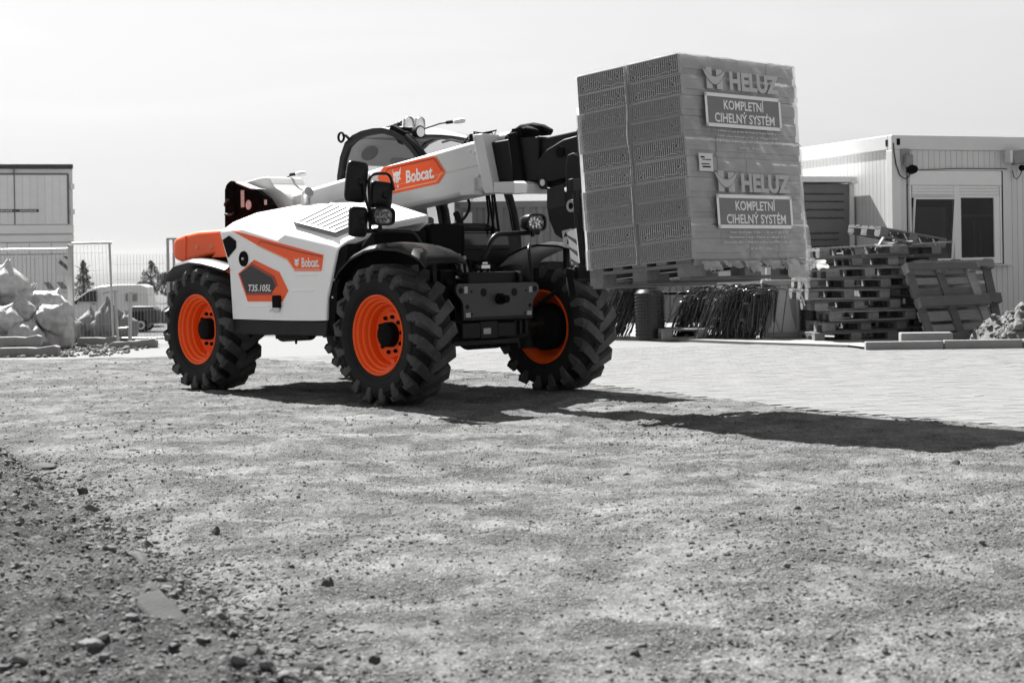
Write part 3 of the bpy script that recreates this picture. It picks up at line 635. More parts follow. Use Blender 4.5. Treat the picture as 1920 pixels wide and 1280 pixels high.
# ---- rear tower, boom pivot
TP = [(-3.33, 1.30), (-3.315, 1.965), (-3.27, 1.985), (-3.25, 2.03), (-3.20, 2.045), (-3.10, 2.015), (-2.84, 1.945), (-2.74, 1.935), (-2.52, 1.84), (-2.40, 1.70), (-2.36, 1.30)]
b = MB(); b.prism(TP, 'y', -.47, -.43); b.prism(TP, 'y', .22, .26); b.bb((-3.30, -.43, 1.30), (-2.60, .22, 1.50)); b.bb((-3.31, -.43, 1.5), (-2.95, .22, 1.955))
b.prism([(-2.82, 1.94), (-2.74, 1.80), (-2.66, 1.55), (-2.58, 1.55), (-2.64, 1.80), (-2.76, 1.935)], 'y', -.485, -.45); tower = b.build('boom_tower', mat('tower_black', .004, .95, spec=.0, var=.2), T, bevel=.008)
b = MB(); b.prism([(-3.10, 2.016), (-2.84, 1.946), (-2.74, 1.937), (-2.74, 1.945), (-2.84, 1.956), (-3.10, 2.026)], 'y', -.475, -.36); b.build('tower_lip', lgrey, tower)
b = MB(); b.cyl((-3.19, -.495, 1.95), (-3.19, -.40, 1.95), .075, n=20); b.cyl((-3.13, -.50, 1.84), (-3.13, -.46, 1.78), .03, n=10); b.bb((-3.17, -.50, 1.70), (-3.09, -.46, 1.80)); b.build('pivot_pin', MATS['tower_black'], tower, bevel=.004)
b = MB(); b.bb((-3.015, -.474, 1.77), (-2.955, -.471, 1.94)); b.build('sticker', sticker, tower)
b = MB(); b.cyl((-2.88, -.475, 1.79), (-2.88, -.47, 1.79), .048, n=24); b.build('reflector', sticker, tower)
b = MB(); b.bb((-2.60, -.475, 1.78), (-2.56, -.471, 1.83)); b.build('sticker', sticker, tower)
b = MB(); b.tube([(-3.30, -.48, 1.80), (-3.26, -.50, 1.82), (-3.20, -.50, 1.86)], .012, 8); b.tube([(-3.28, -.49, 1.71), (-3.2, -.49, 1.70), (-3.1, -.49, 1.72)], .012, 8); b.build('hose', darkg, tower, smooth=60)

# ---- boom
def slab(nm, poly, y0, y1, m, par, bev=.02): q = MB(); q.prism(poly, 'y', y0, y1); return q.build(nm, m, par, bevel=bev)
boom = slab('boom', [(-2.75, 1.44), (-2.62, 1.868), (-1.2, 2.052), (.36, 2.243), (.46, 1.80), (-.85, 1.672), (-2.3, 1.50)], -.25, .05, mat('boom_paint', .58, .4, var=.03, scale=2, coat=.15, dust=.12, dustcol=.5), T, .035)
bp_ = MATS['boom_paint']
slab('boom_rear_cover', [(-3.22, 2.0), (-3.20, 2.035), (-2.93, 2.066), (-2.79, 2.070), (-2.75, 2.05), (-2.71, 2.0), (-2.63, 1.955), (-2.55, 1.925), (-2.44, 1.86), (-2.34, 1.74), (-2.28, 1.55), (-2.5, 1.5), (-2.60, 1.735), (-2.70, 1.83), (-2.90, 1.936)], -.31, .10, bp_, boom, .012)
b = MB(); b.tube([(-2.36, -.253, 1.60), (-2.45, -.253, 1.78), (-2.6, -.253, 1.875)], .006, 6); b.tube([(-2.2, -.252, 1.74), (-1.4, -.252, 1.83), (-.9, -.252, 1.885), (.33, -.252, 2.02)], .004, 5); b.build('weld_seam', bp_, boom, smooth=60)
collar = slab('boom_collar', [(.275, 2.275), (.405, 2.275), (.53, 1.80), (.53, 1.765), (.43, 1.765), (.40, 1.80)], -.285, .085, bp_, boom, .006)
slab('collar_box', [(.535, 1.765), (.95, 1.745), (.955, 1.82), (.90, 1.848), (.535, 1.858)], -.283, .083, bp_, collar, .006)
b = MB(); b.prism([(.14, 1.905), (.285, 1.90), (.285, 1.79), (.21, 1.752), (.14, 1.765)], 'y', -.285, -.245); b.bb((.12, -.30, 1.76), (.30, -.20, 1.80)); b.build('boom_bracket', bp_, boom, bevel=.006)
for (x, z) in ((.26, 2.12), (.33, 1.92), (.305, 2.245), (.20, 2.14), (.27, 1.91)):
    b = MB(); b.cyl((x, -.251, z), (x, -.258 if x < .3 else -.292, z), .012, n=8); b.build('bolt', lgrey, boom)
slab('boom_sticker_block', [(.80, 1.75), (.945, 1.748), (.95, 1.83), (.80, 1.846)], -.292, -.284, decalw, collar, .004)
# orange sign on the boom
sg = MB(); sg.prism([(-1.085, 1.968), (-1.06, 2.0), (-1.015, 2.058), (-.99, 2.068), (-.285, 2.128), (-.25, 2.118), (-.118, 1.975), (-.215, 1.885), (-.235, 1.88), (-.87, 1.818), (-.90, 1.825)], 'y', -.2515, -.255); sg.build('boom_sign', orange, boom)
sg = MB()
for P_ in ([(-.985, 1.985), (-.93, 2.040), (-.29, 2.098), (-.265, 2.088), (-.165, 1.985), (-.155, 1.99), (-.26, 2.102), (-.29, 2.110), (-.935, 2.050), (-1.0, 1.985)],): sg.prism(P_, 'y', -.2555, -.2565)
sg.build('sign_line', MATS['dark_orange_print'], boom)
sg = MB()
for P_ in ([(-.925, 1.905), (-.855, 1.842), (-.25, 1.900), (-.155, 1.985), (-.165, 1.985), (-.255, 1.909), (-.852, 1.852), (-.915, 1.908)],): sg.prism(P_, 'y', -.2555, -.2565)
sg.build('sign_line', MATS['light_orange_print'], boom)
ux = Vector((1, 0, .075)).normalized(); uz = Vector((-.02, 0, 1)).normalized()
tx = MB(); cat_head(tx, (-.865, -.2558, 1.895), ux, uz, .155, .0008); text_into(tx, 'Bobcat.', (-.665, -.2558, 1.903), ux, uz, .395, .115, .0008, bold=.03); tx.cyl((-.785, -.256, 1.882), (-.785, -.2568, 1.882), .012, n=12); tx.build('maker_lettering', decalw, boom, fix=False)
tx = MB(); cat_eyes(tx, (-.865, -.2558, 1.895), ux, uz, .155, .0016); tx.build('maker_lettering', orange, boom, fix=False)
# inner sections
inner = slab('inner_boom', [(.30, 2.20), (.72, 2.222), (1.0, 2.215), (1.0, 1.85), (.40, 1.845)], -.20, .0, black, boom, .012)
slab('boom_ring', [(.655, 2.262), (.76, 2.268), (.79, 2.12), (.845, 1.835), (.72, 1.832), (.70, 2.02)], -.235, .035, blackm, inner, .01)
slab('boom_head', [(.80, 2.185), (1.41, 2.236), (1.425, 2.262), (1.535, 2.258), (1.548, 2.03), (1.50, 1.9), (1.35, 1.87), (1.2, 1.80), (1.12, 1.785), (1.03, 1.795), (.94, 1.845), (.80, 1.85)], -.17, -.03, black, inner, .014)
slab('head_plate', [(.98, 2.0), (1.08, 2.09), (1.30, 2.17), (1.46, 2.19), (1.50, 1.93), (1.33, 1.85), (1.12, 1.83), (1.0, 1.86)], -.21, .01, black, inner, .01)
b = MB(); b.lathe([(.03, -.215), (.055, -.215), (.055, -.16), (.03, -.16)], 20, c=(1.06, 0, 1.83), closed=True); b.build('head_lug', black, inner, smooth=40)
b = MB(); b.cyl((1.06, -.219, 1.83), (1.06, -.214, 1.83), .028, n=16); b.build('lug_bore', lgrey, inner)
b = MB(); b.cyl((1.27, -.224, 2.07), (1.27, -.2, 2.07), .045, n=16); b.build('head_boss', blackm, inner, smooth=40)
b = MB()
b.tube([(.52, -.1, 2.235), (.62, -.12, 2.27), (.72, -.12, 2.31), (.86, -.12, 2.315), (.98, -.12, 2.29), (1.05, -.1, 2.25)], .03, 10); b.tube([(.70, -.17, 2.27), (.84, -.17, 2.29), (.98, -.15, 2.26)], .025, 8)
b.bb((.68, -.2, 2.24), (.80, -.04, 2.30)); b.bb((.90, -.17, 2.23), (.98, -.06, 2.30)); b.build('hose_guide', blackm, inner, smooth=50)
b = MB(); b.cyl((.40, -.06, 2.245), (.62, -.06, 2.255), .045, n=14); b.build('boom_cylinder_end', lgrey, boom, smooth=40)
b = MB()
for k in range(5): b.tube([(.05 + .05 * k, -.2 + .03 * k, 2.21), (.10 + .04 * k, -.18, 2.27 + .02 * (k % 3)), (.20 + .04 * k, -.16 + .02 * k, 2.255 + .015 * k), (.34, -.10, 2.262)], .009, 6)
b.bb((.16, -.22, 2.225), (.26, -.08, 2.29)); b.tube([(-.75, .25, 2.30), (-.4, .05, 2.29), (-.1, -.05, 2.24), (.12, -.1, 2.25)], .010, 6); b.build('hose_bundle', blackm, boom, smooth=60)

# ---- carriage, tilted with the load
TILT = R(-4)
car = empty('fork_carriage', (1.58, 0, 1.45), (0, TILT, 0), T)
b = MB()
SP = [(-.36, .36), (-.375, .21), (-.36, .10), (-.30, -.03), (-.13, -.13), (-.10, -.28), (-.02, -.36), (.02, -.26), (.0, .30), (.02, .56), (-.03, .60), (-.10, .59), (-.13, .50), (-.14, .30)]
for y in (-.30, .06): b.prism(SP, 'y', y, y + .045)
b.bb((-.30, -.25, .05), (-.12, .06, .30)); b.build('carriage_plate', black, car, bevel=.006)
b = MB(); b.prism([(-.345, .345), (-.16, .37), (-.15, .19), (-.355, .17)], 'y', -.304, -.301); b.build('carriage_panel', darkg, car)
b = MB(); b.lathe([(.028, -.345), (.05, -.345), (.055, -.30), (.028, -.30)], 22, c=(-.055, 0, .305 - .13), closed=True); b.build('pivot_bush', mat('bush_grey', .32, .4, var=.1), car, smooth=40)
b = MB(); b.cyl((-.055, -.34, .175), (-.055, .15, .175), .028, n=16); b.build('pivot_pin', blackm, car)
b = MB(); b.prism([(-.215, -.01), (-.10, .0), (-.06, -.13), (-.205, -.145)], 'y', -.3025, -.3015); b.build('sticker', sticker, car)
b = MB()
for P_ in ([(-.20, -.06), (-.175, -.02), (-.15, -.06)], [(-.14, -.06), (-.12, -.02), (-.10, -.06)]): b.prism(P_, 'y', -.3028, -.3034)
b.prism([(-.17, -.12), (-.155, -.085), (-.13, -.085), (-.13, -.12)], 'y', -.3028, -.3034); b.build('sticker_symbol', darkg, car)
b = MB(); b.bb((.14, -.55, .26), (.19, .55, .36)); b.bb((.14, -.55, -.42), (.19, .55, -.32)); b.bb((.0, -.30, .22), (.15, .10, .40)); b.bb((.0, -.30, -.44), (.15, .10, -.28))
for y in (-.52, -.26, .0, .26, .50): b.bb((.145, y, -.33), (.185, y + .035, .27))
b.build('fork_frame', black, car, bevel=.006)
b = MB(); b.prism([(.11, -.05), (.20, -.03), (.215, -.30), (.13, -.30)], 'y', -.565, -.555); bo = b.build('warning_board', mat('board_white', .72, .5, var=.05), car)
b = MB()
for k in range(3): 
    z = -.06 - .09 * k; b.prism([(.112 + .006 * k, z - .045 + .03), (.205, z - .06), (.208, z - .10), (.115 + .006 * k, z - .035)], 'y', -.5655, -.567)
b.build('warning_stripe', mat('stripe_grey', .10, .5), bo)
for y in (-.36, .30):
    b = MB(); b.prism([(.192, .40), (.24, .40), (.245, -.36), (.30, -.395), (1.28, -.405), (1.28, -.418), (.27, -.445), (.21, -.43), (.192, -.38)], 'y', y, y + .11); b.build('fork', mat('fork_steel', .06, .4, metal=.4, var=.3), car, bevel=.006)
b = MB(); b.tube([(.05, -.35, -.28), (.10, -.50, -.36), (.13, -.60, -.40), (.14, -.58, -.55)], .03, 10); b.lathe([(0, -.03), (.05, -.02), (.05, .02), (0, .03)], 16, c=(.13, -.6, -.38)); b.build('side_hose', blackm, car, smooth=60)

# ---- cab
YR, YL = .14, 1.04
CP = [(-2.26, 1.05), (-2.24, 1.60), (-2.20, 2.06), (-2.15, 2.24), (-2.07, 2.375), (-1.95, 2.44), (-1.80, 2.474), (-1.62, 2.486), (-1.48, 2.48), (-1.32, 2.442), (-1.17, 2.378), (-1.04, 2.286), (-.94, 2.195), (-.82, 2.05), (-.72, 1.88), (-.63, 1.66), (-.585, 1.46), (-.565, 1.05)]
def ins(P_, d):
    c0 = (-1.4, 1.75); return [(c0[0] + (x - c0[0]) * (1 - d), c0[1] + (z - c0[1]) * (1 - d)) for x, z in P_]
for y in (YR, YL):
    f = MB(); A = CP; B_ = ins(CP, .075)
    y0, y1 = y - .025, y + .025
    n_ = len(A)
    f.loft([[(A[i][0], y0, A[i][1]), (A[i][0], y1, A[i][1]), (B_[i][0], y1, B_[i][1]), (B_[i][0], y0, B_[i][1])] for i in range(n_)], closed=True, caps=True)
    f.bb((-2.2, y0, 1.0), (-.58, y1, 1.06)); f.build('cab_frame', plastic, T, smooth=40)
    gl = MB(); P_ = ins(CP, .06); gl.add([(x, y, z) for x, z in P_], [tuple(range(n_))]); gl.build('side_window', glass, T)
# cross members
f = MB()
for (x, z) in ((-2.20, 2.06), (-.595, 1.44), (-2.24, 1.5)): f.cyl((x + .02, YR, z), (x + .02, YL, z), .03, n=10)
f.build('cab_crossbar', plastic, T, smooth=60)
# roof, curved windscreen, rear window
rf = MB()
def dome(i, y): 
    x, z = CP[i]; k = 1 - ((y - .59) / .45) ** 2; return (x, y, z + .035 * k)
ysr = np.linspace(YR, YL, 9)
rf.loft([[dome(i, y) for y in ysr] for i in range(4, 11)]); rf.loft([[(x, y, z - .045) for (x, y, z) in [dome(i, y) for y in np.linspace(YR + .03, YL - .03, 9)]] for i in range(4, 11)])
rf.build('cab_roof', mat('roof_grey', .46, .4, var=.05, coat=.2), T, smooth=70)
ws = MB(); ws.loft([[(CP[i][0] + .02 * (1 - ((y - .59) / .45) ** 2), y, CP[i][1] + .02 * (1 - ((y - .59) / .45) ** 2)) for y in ysr] for i in range(10, 17)]); ws.build('windscreen', glass, T, smooth=70)
RWP = [CP[1], CP[2], (-2.165, 2.19)]
rw = MB(); rw.loft([[(p[0], y, p[1]) for y in ysr] for p in RWP]); rw.build('rear_window', glass, T, smooth=70)
# A pillars at the front edge
for y in (YR + .02, YL - .02):
    f = MB(); f.tube([(CP[i][0] + .012, y, CP[i][1]) for i in range(10, 18)], .035, 10); f.build('front_pillar', plastic, T, smooth=60)
# lower cab body
lb = MB(); lb.prism([(-2.26, .85), (-2.26, 1.42), (-.60, 1.42), (-.58, 1.05), (-.80, .85)], 'y', YR, YL); lb.build('cab_base', blackm, T, bevel=.015)
lp = MB(); lp.prism([(-.60, 1.475), (-.555, 1.465), (-.50, 1.15), (-.55, .98), (-.62, .98)], 'y', YR - .05, YL + .0); front = lp.build('cab_front_panel', plastic, T, bevel=.015)
lp = MB()
for y in (.26, .38, .50, .62, .74): lp.prism([(-.518, 1.16), (-.50, 1.16), (-.52, 1.0), (-.54, 1.0)], 'y', y, y + .055)
lp.build('panel_rib', black, front, bevel=.006)
lp = MB(); lp.bb((-.56, .20, 1.30), (-.505, .86, 1.325)); lp.build('panel_step', darkg, front, bevel=.004)
lp = MB(); lp.prism([(-.563, 1.45), (-.545, 1.45), (-.522, 1.345), (-.54, 1.345)], 'y', .17, .86); lp.build('panel_reflection', mat('dark_gloss_panel2', .03, .12, var=.1, coat=.5), front)  # glossy strip added in the shape of the grey reflection on the panel
# wipers
for (a, b_) in (((-.545, .66, 1.40), (-.70, .80, 1.90)), ((-.545, .60, 1.40), (-.66, .70, 1.86))):
    q = MB(); q.tube([a, ((a[0] + b_[0]) / 2 + .035, (a[1] + b_[1]) / 2, (a[2] + b_[2]) / 2), b_], .010, 6); q.tube([(b_[0] + .03, b_[1], b_[2]), (a[0] + .02, a[1] + .08, a[2] + .05)], .012, 6); q.build('wiper', blackm, T)
# interior
seatm = mat('seat_fabric', .16, .85, var=.1, scale=30)
st = MB(); st.bb((-1.75, .38, 1.42), (-1.25, .84, 1.54)); st.box((-1.74, .61, 1.78), (.12, .46, .60), Matrix.Rotation(R(-10), 3, 'Y')); st.box((-1.80, .61, 2.13), (.09, .26, .20), Matrix.Rotation(R(-8), 3, 'Y')); st.build('operator_seat', seatm, T, bevel=.04, seg=3)
q = MB(); q.cyl((-.82, .60, 1.40), (-.98, .60, 1.66), .03, n=10); q.lathe([(.16 + .014 * math.cos(a), .014 * math.sin(a)) for a in np.linspace(0, 6.283, 9)[:-1]], 28, closed=True)
nv = 28 * 8; M_ = Matrix.Translation((-.98, .60, 1.68)) @ Matrix.Rotation(R(-60), 4, 'Y') @ Matrix.Rotation(R(90), 4, 'X')
q.v[-nv:] = [tuple(M_ @ Vector(p)) for p in q.v[-nv:]]; q.build('steering_wheel', blackm, T, smooth=60)
q = MB(); q.prism([(-.62, 1.42), (-.62, 1.50), (-.80, 1.56), (-.92, 1.52), (-.92, 1.42)], 'y', .40, .82); q.build('dashboard', blackm, T, bevel=.02)
q = MB(); q.bb((-1.7, .19, 1.42), (-1.0, .36, 1.62)); q.build('side_console', blackm, T, bevel=.03)
hlp = [(-2.17, 2.185), (-2.145, 2.25), (-2.065, 2.37), (-1.95, 2.43)]
q = MB(); q.loft([[(x, y, z) for y in ysr] for x, z in hlp]); q.loft([[(x + .035, y, z - .02) for y in np.linspace(YR + .03, YL - .03, 9)] for x, z in hlp]); q.build('rear_headliner', mat('headliner', .36, .9, var=.05), T, smooth=70)
q = MB(); q.add([(-2.062 + .05 * math.sin(a), .42 + .10 * math.cos(a), 2.285 + .07 * math.sin(a)) for a in np.linspace(0, 6.28, 20)[:-1]], [tuple(range(19))]); q.build('speaker_oval', darkg, T)
# things on the roof
q = MB(); q.tube([(-1.98, .10, 2.41), (-2.02, .10, 2.44), (-2.07, .10, 2.45)], .014, 8); q.lathe([(.045 + .012 * math.cos(a), .012 * math.sin(a)) for a in np.linspace(0, 6.283, 7)[:-1]], 20, c=(-2.09, .09, 2.43), closed=True); q.build('roof_eye', blackm, T, smooth=60)
q = MB(); q.bb((-1.38, .16, 2.40), (-1.22, .34, 2.47))
for k in range(4): q.tube([(-1.55 + .05 * k, .22, 2.49), (-1.48 + .05 * k, .24, 2.505 + .010 * k), (-1.34, .24, 2.50)], .009, 6)
q.prism([(-1.40, 2.46), (-1.36, 2.50), (-1.16, 2.42), (-1.20, 2.30), (-1.26, 2.32)], 'y', .14, .20); q.build('roof_bracket', blackm, T, smooth=40)
for (x, y) in ((-1.25, .26), (-1.22, .37)):
    q = MB(); q.lathe([(0, 0), (.055, 0), (.055, .02), (.05, .09), (.03, .115), (0, .12)], 20)
    q.v = [(x + p[0], y + p[2], 2.47 + p[1] * .9) for p in q.v]; q.build('beacon', glass_mat('beacon_shell', .75, .3, .1, .25, .7), T, smooth=50)
q = MB(); q.cyl((-1.10, .22, 2.42), (-1.03, .22, 2.415), .05, .06, n=20); wl = q.build('work_lamp', blackm, T, smooth=40)
q = MB(); q.cyl((-1.03, .22, 2.415), (-1.024, .22, 2.415), .048, n=20); q.build('lamp_glass', mat('lamp_reflector', .85, .15, metal=.6, var=.1), wl)
for (x0, y0, z0, x1, z1) in ((-1.2, .40, 2.46, -.72, 2.50), (-2.86, -.02, 2.075, -2.66, 2.10)):
    q = MB(); q.tube([(x0, y0, z0), ((x0 + x1) / 2, y0, z1 - .005), (x1, y0, z1)], .007, 6); q.tube([(x1 - .14, y0, z1 - .002), (x1 - .02, y0, z1)], .016, 8); ar = q.build('marker_arm', blackm, T, smooth=60)
    q = MB(); q.lathe([(0, -.09), (.02, -.08), (.026, -.02), (.022, .05), (0, .08)], 14); q.v = [(x1 + .05 + p[1], y0 + p[0], z1 + p[2]) for p in q.v]; q.build('marker_lamp', lgrey, ar, smooth=60)

# ---- bars, head lamps, mirrors
def bar(nm, pts, r_=.022, m=plastic, n=12):
    # round the corners
    P_ = [Vector(p) for p in pts]; out = [P_[0]]
    for i in range(1, len(P_) - 1):
        a, b_, c_ = P_[i - 1], P_[i], P_[i + 1]; d = min(.09, (a - b_).length * .45, (c_ - b_).length * .45)
        p, q = b_ + (a - b_).normalized() * d, b_ + (c_ - b_).normalized() * d
        for t in np.linspace(0, 1, 6): out.append(p * (1 - t) ** 2 + b_ * (2 * t * (1 - t)) + q * t * t)
    out.append(P_[-1]); q = MB(); q.tube(out, r_, n); return q.build(nm, m, T, smooth=60)
bar('lamp_bar', [(-.10, -1.19, 1.462), (-.10, -.645, 1.455), (-.06, -.57, 1.30)])
bar('lamp_bar', [(-.12, .86, 1.452), (-.12, .305, 1.435), (-.16, .14, 1.10)])
bar('hand_rail', [(.18, .48, .98), (.16, .50, 1.10), (.10, .52, 1.30), (.02, .62, 1.345), (-.05, .70, 1.34)], .016)
def headlamp(x, y, z):
    e = MB(); n_ = 22
    def ring(px_, w_, h_): return [(px_, y + w_ * (abs(math.cos(a)) ** .6) * (1 if math.cos(a) > 0 else -1), z + h_ * (abs(math.sin(a)) ** .6) * (1 if math.sin(a) > 0 else -1)) for a in np.linspace(0, 2 * math.pi, n_ + 1)[:-1]]
    e.loft([ring(x - .13, .05, .04), ring(x - .11, .085, .06), ring(x - .04, .118, .076), ring(x + .03, .122, .080), ring(x + .032, .104, .066), ring(x + .012, .10, .062)], closed=True)
    e.add(ring(x - .13, .05, .04), [tuple(range(n_))]); e.cyl((x - .03, y, z - .07), (x - .03, y, z - .13), .018, n=10)
    h = e.build('head_lamp', plastic, T, smooth=50)
    rfl = MB(); rfl.loft([ring(x + .011, .10, .062), ring(x - .01, .092, .056), ring(x - .05, .05, .035)], closed=True); rfl.add(ring(x - .05, .05, .035), [tuple(range(n_))])
    for k in range(9):
        a = k * 2 * math.pi / 9 + .2; rfl.box((x - .012, y + .06 * math.cos(a), z + .036 * math.sin(a)), (.018, .026, .020), Matrix.Rotation(a, 3, 'X'))
    rfl.cyl((x - .04, y + .02, z - .01), (x + .0, y + .02, z - .01), .012, n=10)
    rfl.build('reflector', mat('lamp_chrome', .82, .16, metal=.9, var=.12, scale=30), h, smooth=30)
    l_ = MB(); l_.add(ring(x + .02, .101, .063), [tuple(range(n_))]); l_.build('lamp_glass', lens, h)
headlamp(-.02, -1.045, 1.580); headlamp(-.02, .72, 1.54)
def mirror(x, y, z, w_, h_, tilt, yaw):
    e = MB(); n_ = 24
    def ring(d, k): return [(d, w_ / 2 * k * (abs(math.cos(a)) ** .35) * (1 if math.cos(a) > 0 else -1), h_ / 2 * k * (abs(math.sin(a)) ** .35) * (1 if math.sin(a) > 0 else -1)) for a in np.linspace(0, 2 * math.pi, n_ + 1)[:-1]]
    e.loft([ring(-.022, .97), ring(-.018, 1), ring(.004, 1), ring(.016, .94), ring(.03, .75), ring(.036, .4)], closed=True); e.add(ring(.036, .4), [tuple(range(n_))])
    e.cyl((.03, .02, 0), (.055, .02, 0), .035, .02, n=14)
    M_ = Matrix.Translation((x, y, z)) @ Matrix.Rotation(R(yaw), 4, 'Z') @ Matrix.Rotation(R(tilt), 4, 'X')
    e.v = [tuple(M_ @ Vector(p)) for p in e.v]; o = e.build('mirror', plastic, T, smooth=50)
    g = MB(); g.add([tuple(M_ @ Vector((-.023, p[1] * .95, p[2] * .96))) for p in ring(0, 1)], [tuple(range(n_))]); g.build('mirror_glass', chrome, o)
mirror(-.10, -1.245, 1.868, .195, .345, -7, -12); mirror(-.08, -1.005, 1.760, .21, .235, -5, -10); mirror(-.10, -1.235, 1.535, .165, .255, -3, -14)
bar('mirror_arm', [(-.06, -1.14, 1.44), (-.06, -1.14, 1.66), (-.05, -1.16, 1.93), (-.05, -.93, 1.945), (-.04, -.90, 1.80)], .013)
bar('mirror_arm', [(-.06, -1.14, 1.60), (-.04, -1.20, 1.72), (-.04, -1.22, 1.86)], .012)
# hydraulics in front of the cab
q = MB(); q.cyl((.05, -.20, .95), (-.05, -.20, 1.25), .035, n=14); q.cyl((.03, -.12, .95), (-.05, -.12, 1.24), .02, n=12); q.build('tilt_ram', mat('ram_grey', .2, .3, metal=.7, var=.1), T, smooth=50)
q = MB()
for k in range(7): q.tube([(.14, -.34 + .07 * k, 1.05), (.10, -.30 + .06 * k, 1.16 + .02 * (k % 3)), (-.02, -.26 + .05 * k, 1.20), (-.2, -.2 + .05 * k, 1.14)], .012, 6)
q.build('hydraulic_hose', blackm, T, smooth=60)
q = MB(); q.bb((.05, -.08, 1.13), (.14, .02, 1.16)); q.bb((.06, -.06, 1.17), (.13, .0, 1.185)); q.cyl((.1, -.12, 1.10), (.1, .04, 1.10), .012, n=8); q.tube([(.2, -.42, 1.06), (.15, -.33, 1.045), (.12, -.2, 1.02)], .012, 8); q.build('valve_fitting', steel, T)
q = MB(); q.lathe([(.03, -.02), (.065, -.02), (.065, .02), (.03, .02)], 24, c=(.20, .27, 1.04), closed=True); q.tube([(.21, .30, 1.09), (.21, .36, 1.07), (.24, .42, 1.0)], .02, 8); q.build('tow_ring', black, T, smooth=40)
q = MB()
for (y, z) in ((-.50, 1.02), (-.44, .93), (-.38, 1.1)): q.cyl((.16, y, z), (.20, y, z), .03, n=12)
q.bb((.0, -.56, .85), (.15, -.38, 1.12)); q.build('hose_coupling', blackm, T, bevel=.004)
# ================================================================== pallets: one builder for all of them
wood = [mat('pallet_wood_%d' % i, c_, .85, var=.28, scale=5, bump=.35, bscale=30, stretch=(1.2, 9, 9), dust=.25, dustcol=.10) for i, c_ in enumerate((.17, .11, .21))]
woodend = mat('pallet_block_wood', .18, .9, var=.3, scale=12, bump=.4, bscale=50, dust=.3, dustcol=.12)
def pallet_meshes(Lx, Ly):
    d = {}
    b = MB(); b.box((0, 0, 0), (Lx, .145, .022)); d['wide'] = [b.mesh('deck_board', w_) for w_ in wood]
    b = MB(); b.box((0, 0, 0), (Lx, .10, .022)); d['narrow'] = [b.mesh('deck_board', w_) for w_ in wood]
    b = MB(); b.box((0, 0, 0), (.145, Ly, .022)); d['cross'] = [b.mesh('cross_board', w_) for w_ in wood]
    b = MB(); b.box((0, 0, 0), (.145, .14, .078)); d['block'] = [b.mesh('block', woodend)]
    d['size'] = (Lx, Ly); return d
PM = {}
def pallet(label, loc, rot, Lx=1.2, Ly=.8, group=None, wide=False, full=True):
    """x = long side; boards along x on top, cross boards, nine blocks, bottom boards; origin at the bottom centre"""
    if (Lx, Ly) not in PM: PM[(Lx, Ly)] = pallet_meshes(Lx, Ly)
    d = PM[(Lx, Ly)]; e = empty('wooden_pallet', loc, rot); tag(e, label, 'pallet', group); rc = random.choice
    jit = lambda a=.004: random.uniform(-a, a)
    ysd = np.linspace(-Ly / 2 + .073, Ly / 2 - .073, 5 if Ly < 1.1 else 7)
    for k, y in enumerate(ysd): inst(rc(d['wide' if k % 2 == 0 else 'narrow']), 'deck_board', e, (jit(.008), y + jit(), .133), (jit(.006), jit(.004), jit(.006)))
    for x in (-Lx / 2 + .073, 0, Lx / 2 - .073):
        inst(rc(d['cross']), 'cross_board', e, (x + jit(), jit(), .1105), (0, 0, jit(.006)))
        for y in (-Ly / 2 + .071, 0, Ly / 2 - .071): inst(d['block'][0], 'block', e, (x + jit(), y + jit(), .0605), (0, 0, jit(.03)))
    for y in (-Ly / 2 + .073, 0, Ly / 2 - .073): inst(rc(d['wide' if y == 0 else 'narrow']), 'bottom_board', e, (jit(.006), y, .011), (0, 0, jit(.006)))
    return e

# ================================================================== the load of hollow bricks on the forks
Rw = Matrix.Rotation(VA, 4, 'Z')
def vloc(x, y, z): return VO + Rw @ Vector((x, y, z))
LO = vloc(1.985, .05, .963); LROT = (0, R(-4), VA)
LD, LW, LH = 1.04, 1.34, 1.49
Mload = Matrix.Translation(LO) @ Matrix.Rotation(VA, 4, 'Z') @ Matrix.Rotation(R(-4), 4, 'Y')
